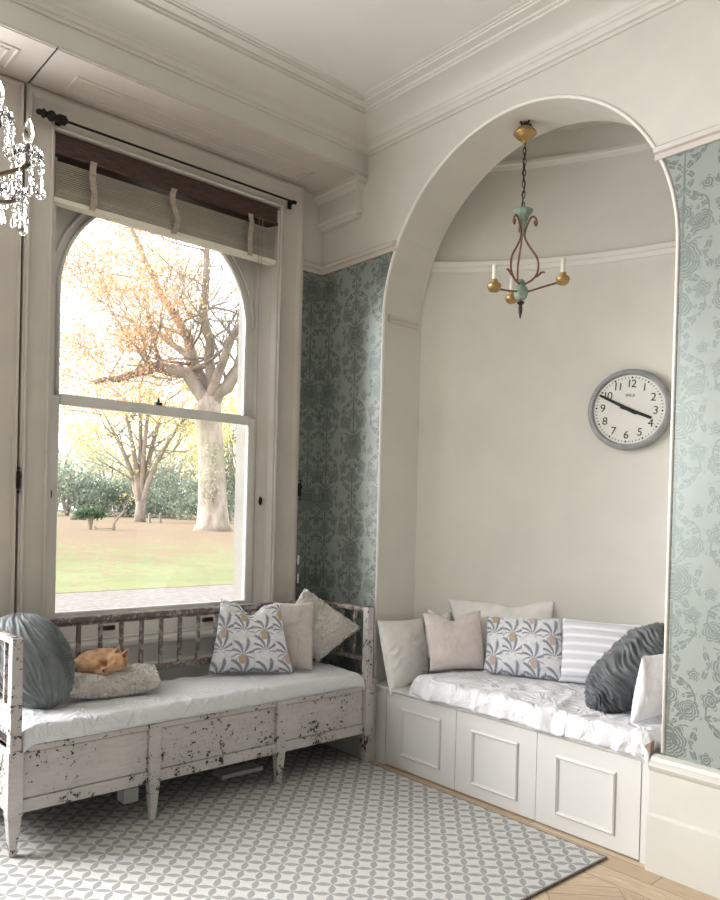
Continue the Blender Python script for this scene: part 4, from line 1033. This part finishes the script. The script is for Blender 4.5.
def branch(ang, rad, zb, up):
    a = math.radians(ang); d = Vector((math.cos(a), math.sin(a), 0)); o0 = Vector((HX, HY, 0))
    pth = [o0 + d * (0.03 + (rad - 0.03) * t) + UP * (zb - 0.045 * math.sin(t * PI * .9) * (1 if up else 1) + 0.01 * t) for t in [i / 12 for i in range(13)]]
    arm = H(MB().tube(pth, 0.0065, 8), 'arm', 'silver', smooth=True)
    c = pth[-1]
    b = MB()
    for k in range(10):
        an = 2 * PI * k / 10; b.ball((c.x + 0.034 * math.cos(an), c.y + 0.034 * math.sin(an), c.z + 0.034), (0.013, 0.013, 0.018), 8, 6)
    b.lathe([(0.012, 0.0), (0.03, 0.01), (0.042, 0.03), (0.038, 0.03), (0.026, 0.014), (0.010, 0.006)], c, 20)
    H(b, 'bobeche', 'crystal', arm, smooth=True)
    H(MB().lathe([(0.009, 0), (0.008, 0.02), (0.010, 0.05), (0.011, 0.06)], c, 12), 'candle_holder', 'silver', arm, smooth=True)
    H(MB().lathe([(0.009, 0.06), (0.014, 0.072), (0.017, 0.092), (0.013, 0.118), (0.005, 0.138), (0.001, 0.144)], c, 16), 'candle_bulb', 'crystal', arm, smooth=True)
    for k in range(5):
        an = a + (k - 2) * 0.9; e = Vector((math.cos(an), math.sin(an), 0)); p = c + e * 0.040 + UP * 0.012
        bd = bead(p - UP * 0.012, 0.009); bd.ball(p - UP * 0.03, 0.010 if k == 2 else 0.006, 8, 6)
        dd = drop(p - UP * 0.04, 0.075 if k == 2 else 0.05, 0.017 if k == 2 else 0.011); dd.add(bd.v, bd.f)
        H(dd, 'crystal_drop', 'crystal', arm)
    b = MB()
    for i in range(2, 12, 1):
        p = pth[i] - UP * 0.018; b.ball(p, 0.0085, 8, 6)
    for i in (4, 7, 10): 
        dd = drop(pth[i] - UP * 0.027, 0.05, 0.011); b.add(dd.v, dd.f)
    if not up: H(b, 'bead_swag', 'crystal', arm)
for k in range(6): branch(-40 + 60 * k, 0.325, 2.52, False)
for k in range(6): branch(-14 + 60 * k, 0.215, 2.68, True)

# ------------------------------------------------------------------ the garden outside
def gz(y): 
    t = min(1, max(0, (y - 12.3) / 14)); return 0.1 + 0.52 * t * t * (3 - 2 * t) + max(0, y - 40) * 0.004
def lawn_mat():
    q = Mat('autumn_lawn', rough=0.95); p = q.coord('World'); x, y, z = q.xyz(p)
    n = q.noise(p, 0.5, 5); f = q.noise(p, 6, 4); l = q.noise(p, 2.2, 6, 0.75)
    g = q.mix(n.ss(0.35, 0.65), S(114, 123, 76), S(134, 139, 94)); g = q.mix(f.ss(0.4, 0.7) * 0.5, g, S(136, 132, 98))
    amt = y.ss(14.0, 23.0) * 0.13 + 0.10
    lf = ((l * 0.6 + f * 0.4) > (amt * -1.0 + 0.66))
    q.color(q.mix(lf * 0.85, g, S(138, 112, 92))); q.bump(f, 0.05, 0.5); return q.m
def gravel_mat():
    q = Mat('pale_gravel', rough=0.95); p = q.coord('World'); f = q.noise(p, 9, 4, 0.7); n = q.noise(p, 0.8, 4)
    c = q.mix(f.ss(0.35, 0.65), S(122, 114, 108), S(148, 141, 136)); q.color(q.mix(n.ss(0.5, 0.7) * 0.4, c, S(128, 112, 96))); q.bump(f, 0.02, 0.6); return q.m
b = MB(); ysl = [12.2 + i * 1.4 for i in range(60)]; xsl = [-30 + i * 3 for i in range(50)]
vs = [(x, y + (0.18 * ns(x * 0.9, y) if i == 0 else 0), gz(y)) for i, y in enumerate(ysl) for x in xsl]; n = len(xsl)
fs = [(i*n+k, i*n+k+1, (i+1)*n+k+1, (i+1)*n+k) for i in range(len(ysl) - 1) for k in range(n - 1)]
struct(b.add(vs, fs).build('ground_lawn', lawn_mat(), smooth=True), 'green lawn strewn with fallen leaves outside the window', 'lawn')
struct(MB().add([(-30, 4.4, 0.095), (60, 4.4, 0.095), (60, 12.6, 0.095), (-30, 12.6, 0.095)], [(0, 1, 2, 3)]).build('ground_gravel', gravel_mat()), 'pale gravel drive outside the window', 'drive')

def bark(name, c, c2):
    q = Mat(name, rough=0.9); p = q.coord('World'); n = q.noise(p, 2.2, 6, 0.65, (1, 1, 0.45)); m2 = q.noise(p, 1.1, 4)
    c_ = q.mix(n.ss(0.35, 0.65), c, c2); q.color(q.mix(m2.ss(0.52, 0.62) * 0.35, c_, S(138, 146, 108))); q.bump(n, 0.06, 0.8); return q.m
M['bark'] = bark('hazed_grey_bark', S(132, 118, 106), S(190, 178, 164)); M['bark2'] = bark('hazed_dark_bark', S(122, 110, 102), S(168, 156, 144))  # bark lightened, garden haze put into its colour
def leafmat(name, a, b_):
    q = Mat(name, rough=0.8); oi = q.node('ShaderNodeNewGeometry'); r = X(q.nt, oi.outputs['Random Per Island'])
    q.color(q.mix(r, a, b_)); q.b.inputs['Transmission Weight'].default_value = 0.0
    t = q.node('ShaderNodeBsdfTranslucent'); mx = q.node('ShaderNodeMixShader'); mx.inputs[0].default_value = 0.45
    q.link(q.mix(r, a, b_), t.inputs[0]); out = q.nt.nodes['Material Output']; q.link(q.b.outputs[0], mx.inputs[1]); q.link(t.outputs[0], mx.inputs[2]); q.link(mx.outputs[0], out.inputs[0]); return q.m
M['leaf_orange'] = leafmat('orange_leaves', S(204, 158, 116), S(224, 198, 164))
M['leaf_yellow'] = leafmat('yellow_leaves', S(206, 192, 110), S(232, 222, 164))
M['leaf_green'] = leafmat('hazed_evergreen_leaves', S(112, 128, 112), S(164, 174, 156))  # greens paled so the colour carries the haze
M['leaf_pale'] = leafmat('hazed_far_leaves', S(176, 186, 160), S(214, 212, 186))  # distance haze mixed into the leaf colour; the ivy shares it
M['leaf_dark'] = leafmat('dark_clipped_leaves', S(72, 96, 70), S(104, 130, 96))

def at3(base, r, f, u): return Vector(base) + RT * r + FW * f + UP * u
def leaves(centres, n, spread, size, mat, name, parent, seed, flat=0.7):
    rnd = random.Random(seed); vs, fs = [], []
    for i in range(n):
        c = rnd.choice(centres); p = Vector(c) + Vector((rnd.gauss(0, spread), rnd.gauss(0, spread), rnd.gauss(0, spread * flat)))
        s_ = size * rnd.uniform(0.6, 1.3); a = Vector((rnd.gauss(0, 1), rnd.gauss(0, 1), rnd.gauss(0, 1))).normalized(); t = a.orthogonal().normalized(); o_ = a.cross(t); k = len(vs)
        vs += [p + t * s_, p + o_ * s_ * 0.6, p - t * s_, p - o_ * s_ * 0.6]; fs.append((k, k+1, k+2, k+3))
    b = MB(); b.v, b.f, b.mi = vs, fs, [0] * len(fs)
    return b.build(name, mat, parent)
def grow(b, p, d, L, r, depth, rnd, tips, up=0.25, mids=None):
    pts = [p]; rs = [r]; q = p.copy(); dd = d.normalized(); steps = 4
    for i in range(steps):
        dd = (dd + Vector((rnd.gauss(0, .16), rnd.gauss(0, .16), rnd.gauss(0, .14) + up * 0.12))).normalized(); q = q + dd * (L / steps); pts.append(q.copy()); rs.append(r * (1 - 0.45 * (i + 1) / steps))
    b.tube(pts, rs, 6 if r > 0.08 else 4, cap=False)
    if mids is not None: mids.append(pts[2])
    if depth == 0: tips.append(q); return
    for k in range(rnd.choice((2, 3))):
        i = rnd.choice((2, 3, 4)); ax = Vector((rnd.gauss(0, 1), rnd.gauss(0, 1), rnd.gauss(0, 1))).normalized()
        nd = (dd + ax * rnd.uniform(0.5, 0.9) + Vector((0, 0, up))).normalized()
        grow(b, pts[i], nd, L * rnd.uniform(0.6, 0.8), max(rs[i] * 0.62, 0.014), depth - 1, rnd, tips, up, mids)

# the big tree by the drive
B0 = (15.6, 26.27, gz(26.3) - 0.05)
rnd = random.Random(11)
tr_ = empty('tree', B0, 'large old tree with thick pale trunk and orange autumn leaves on the lawn', 'tree')
b = MB()
trunk = [(0, 0, -.1), (0, 0, .35), (-.03, 0, 1.0), (-.08, 0, 2.2), (-.18, 0, 3.6), (-.28, 0, 4.7), (-.25, 0, 5.4)]
b.tube([at3(B0, *(q[0], q[1], q[2])) for q in trunk], [.86, .64, .57, .52, .49, .5, .42], 14)
b.build('trunk', M['bark'], tr_, smooth=True)
limbs = [([(-.3, 0, 5.0), (-1.0, -.3, 6.1), (-2.1, -.6, 6.3), (-3.1, -.8, 5.9), (-4.4, -1, 5.6)], .32),
         ([(-.3, .1, 5.2), (-.9, .4, 6.6), (-1.6, .6, 8.2), (-2.9, 1.0, 10.2), (-3.8, 1.2, 12.2)], .27),
         ([(-.2, 0, 5.2), (-.2, -.2, 6.8), (-.5, -.4, 8.6), (-.3, -.5, 10.8), (.2, -.5, 13)], .25),
         ([(-.1, 0, 5.0), (.5, -.3, 5.7), (1.0, -.6, 6.6), (1.25, -.7, 7.7), (1.1, -.7, 9.5), (1.6, -.7, 12)], .30),
         ([(-.3, .2, 5.1), (-1.5, 1.5, 7.2), (-3.2, 2.6, 8.4), (-5.2, 3.2, 9.2)], .2),
         ([(-.2, -.2, 5.3), (.8, -1.6, 7.2), (2.4, -2.6, 8.8), (4.0, -3.2, 10.2)], .2)]
tipsL, tipsR, mids = [], [], []
b = MB()
for pts, r in limbs:
    V = [at3(B0, *p) for p in pts]; fine = []
    for i in range(len(V) - 1):
        for k in range(3): fine.append(V[i].lerp(V[i+1], k / 3) + Vector((rnd.gauss(0, .05), rnd.gauss(0, .05), rnd.gauss(0, .05))))
    fine.append(V[-1]); n = len(fine)
    b.tube(fine, [r * (1 - 0.72 * i / (n - 1)) for i in range(n)], 8, cap=False)
    tl = tipsR if pts[-1][0] > 0 else tipsL
    for i in range(3, n):
        for rep in range(2 if i % 2 else 1):
            d = Vector((rnd.gauss(0, 1), rnd.gauss(0, 1), abs(rnd.gauss(0.4, .7)))).normalized()
            grow(b, fine[i], d, rnd.uniform(1.5, 2.3), r * 0.24 * (1.2 - i / n), 2, rnd, tl, 0.3, mids)
b.build('branches', M['bark2'], tr_, smooth=True)
cl = [t for t in tipsL if (t - Vector(B0)).dot(RT) < -0.8]
cl += [at3(B0, rnd.uniform(-6.2, -1.4), rnd.uniform(-2, 2), rnd.uniform(4.6, 7.8)) for i in range(95)] + [at3(B0, rnd.uniform(-6, -2.6), rnd.uniform(-2, 2), rnd.uniform(8, 12.8)) for i in range(26)]
leaves(cl, 19000, 0.36, 0.06, M['leaf_orange'], 'foliage', tr_, 21)
leaves(tipsR + tipsL[:40], 1200, 0.5, 0.055, M['leaf_yellow'], 'foliage', tr_, 22)
# ivy on the trunk
iv = [at3(B0, -.05 + rnd.uniform(-.3, .3), -.52, rnd.uniform(1.0, 3.4)) for i in range(60)]
leaves(iv, 500, 0.1, 0.05, M['leaf_pale'], 'ivy', tr_, 23)

# smaller yellow tree, many stems
B1 = (19.3, 40.4, gz(40.4) - 0.05); rnd = random.Random(5)
t2 = empty('tree', B1, 'smaller yellow-leaved tree with several spreading stems left of the big trunk', 'tree')
b = MB(); tips = []
b.tube([at3(B1, 0, 0, -.1), at3(B1, 0, 0, .5), at3(B1, .05, 0, 1.2)], [.36, .3, .26], 10)
for dr, df, ht in ((-2.2, .3, 5.2), (-1.0, -.4, 6.2), (-.25, .3, 6.8), (.5, -.2, 6.5), (1.2, .5, 6.2), (2.4, -.3, 5.0)):
    pts = [at3(B1, dr * k * (0.6 + .4 * k), df * k, .8 + ht * (k ** .9)) for k in (0, .25, .5, .75, 1)]
    b.tube(pts, [.2, .17, .13, .1, .05], 7, cap=False)
    for i in (1, 2, 2, 3, 3, 4, 4):
        d = (RT * rnd.gauss(dr * .4, .8) + FW * rnd.gauss(0, .7) + UP * rnd.uniform(.1, 1)).normalized(); grow(b, pts[i], d, rnd.uniform(1.5, 2.4), .05, 2, rnd, tips, 0.15)
b.build('stems', M['bark2'], t2, smooth=True)
leaves(tips + [at3(B1, rnd.gauss(-.8, 2.4), rnd.gauss(0, 1.6), rnd.uniform(2.8, 7.2)) for i in range(50)], 9000, 0.42, 0.075, M['leaf_yellow'], 'foliage', t2, 31)

# shrubs and trees along the far boundary
def shrub(name, base, rw, rh, mat, n, size, seed, label, cat, trunk=None, lift=0.0, group=None):
    rnd = random.Random(seed); e = empty(name, base, label, cat, group); b = MB()
    for k in range(7): 
        a = k * .9; b.tube([Vector(base) + UP * -.1, Vector(base) + Vector((math.cos(a) * rw * .2, math.sin(a) * rw * .2, rh * .5 + lift)), Vector(base) + Vector((math.cos(a) * rw * .6, math.sin(a) * rw * .6, rh * .85 + lift))], [.09 if not trunk else trunk, .05, .015], 6)
    b.build('stems', M['bark2'], e)
    cs = []
    for i in range(40):
        a = rnd.random() * 6.283; r = rw * math.sqrt(rnd.random()) * .85; h = lift + rnd.uniform(.08, .92) * rh * math.sqrt(max(0.1, 1 - (r / rw) ** 2)); cs.append(Vector(base) + Vector((r * math.cos(a), r * math.sin(a), h)))
    leaves(cs, n, rw * .16, size, mat, 'foliage', e, seed + 1); return e
def gp_(px_, D):     # ground point along a bearing from the room
    r = RT * px_ + FW; p = r * D; return (p.x, p.y, gz(p.y) - .05)
G = 'evergreen shrubs along the garden boundary'
for i, (k, D, rw, rh, lab) in enumerate([(-.385, 56, 3.2, 4.2, 'haze-paled evergreen shrub at the left edge of the view through the window'), (-.34, 60, 3.0, 3.4, 'low evergreen shrub beyond the topiary bush'), (-.285, 60, 3.4, 4.4, 'evergreen shrub behind the stems of the yellow tree'),
        (-.245, 58, 3.4, 5.2, 'evergreen shrub between the yellow tree and the big trunk'), (-.205, 54, 2.2, 3.6, 'evergreen shrub just left of the big trunk'), (-.158, 46, 2.6, 6.4, 'tall evergreen shrub just right of the big trunk')]):
    shrub('evergreen_shrub', gp_(k, D), rw, rh, M['leaf_green'], 3600, .12, 50 + i, lab, 'shrub', group=G)
for i, (k, D, rw, rh, mt, lab) in enumerate([(-.40, 80, 6, 10, 'leaf_pale', 'haze-coloured tree far off at the left of the view'), (-.33, 85, 6.5, 9, 'leaf_pale', 'haze-coloured tree far behind the yellow tree'), (-.25, 84, 6.5, 11, 'leaf_pale', 'haze-coloured tree far behind and left of the big trunk'), (-.165, 66, 4.5, 12, 'leaf_yellow', 'yellow-green tree rising right of the big trunk')]):
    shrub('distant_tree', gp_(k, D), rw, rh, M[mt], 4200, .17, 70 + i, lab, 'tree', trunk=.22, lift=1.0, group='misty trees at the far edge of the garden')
# clipped bush on a stem, leaning sapling, rail between them, markers
shrub('topiary_bush', gp_(-.354, 27.6), .48, .34, M['leaf_dark'], 1600, .05, 90, 'small clipped dark bush on a thin stem at the left of the lawn', 'shrub', trunk=.03, lift=.5)
p0 = Vector(gp_(-.3225, 27.2)); sp = empty('sapling', p0, 'little leaning bare sapling beside the clipped bush', 'tree')
b = MB().tube([p0 - UP * .05, p0 + UP * .3 + RT * -.02, p0 + UP * .55 + RT * .15, p0 + UP * .8 + RT * .42], [.05, .045, .04, .02], 7); tips = []; rnd = random.Random(8)
for k in range(4): grow(b, p0 + UP * (.4 + .1 * k) + RT * .1 * k, RT * rnd.uniform(-.5, 1) + UP, .4, .02, 1, rnd, tips)
b.build('stem', M['bark2'], sp, smooth=True)
pa, pb = Vector(gp_(-.348, 27.3)), Vector(gp_(-.324, 27.3)); rl = empty('low_rail', pa, 'low dark wooden rail on posts on the lawn', 'rail')
MB().tube([pa + UP * .12, pb + UP * .12], .022, 6).build('bar', M['bark2'], rl); 
for q in (pa, pb): MB().tube([q - UP * .1, q + UP * .2], .04, 7).build('post', M['bark2'], rl)
for i, (k, D, lab) in enumerate([(-.376, 44, 'pale rounded boulder at the far left of the lawn'), (-.3645, 44, 'pale rounded boulder just left of the clipped bush')]):
    p = gp_(k, D); o = MB().ball((p[0], p[1], p[2] + .17), (.24, .22, .2), 12, 8).build('boulder', M['stone'], smooth=True); tag(o, lab, 'boulder')
for i, (k, D, lab) in enumerate([(-.277, 41, 'white marker post at the foot of the yellow tree'), (-.263, 41, 'white marker post right of the yellow tree')]):
    p = gp_(k, D); o = MB().box((p[0] - .06, p[1] - .06, p[2] - .05), (p[0] + .06, p[1] + .06, p[2] + .5)).lathe([(.10, .5), (.08, .55), (.02, .62)], p, 8).build('marker_post', M['stone']); tag(o, lab, 'post')
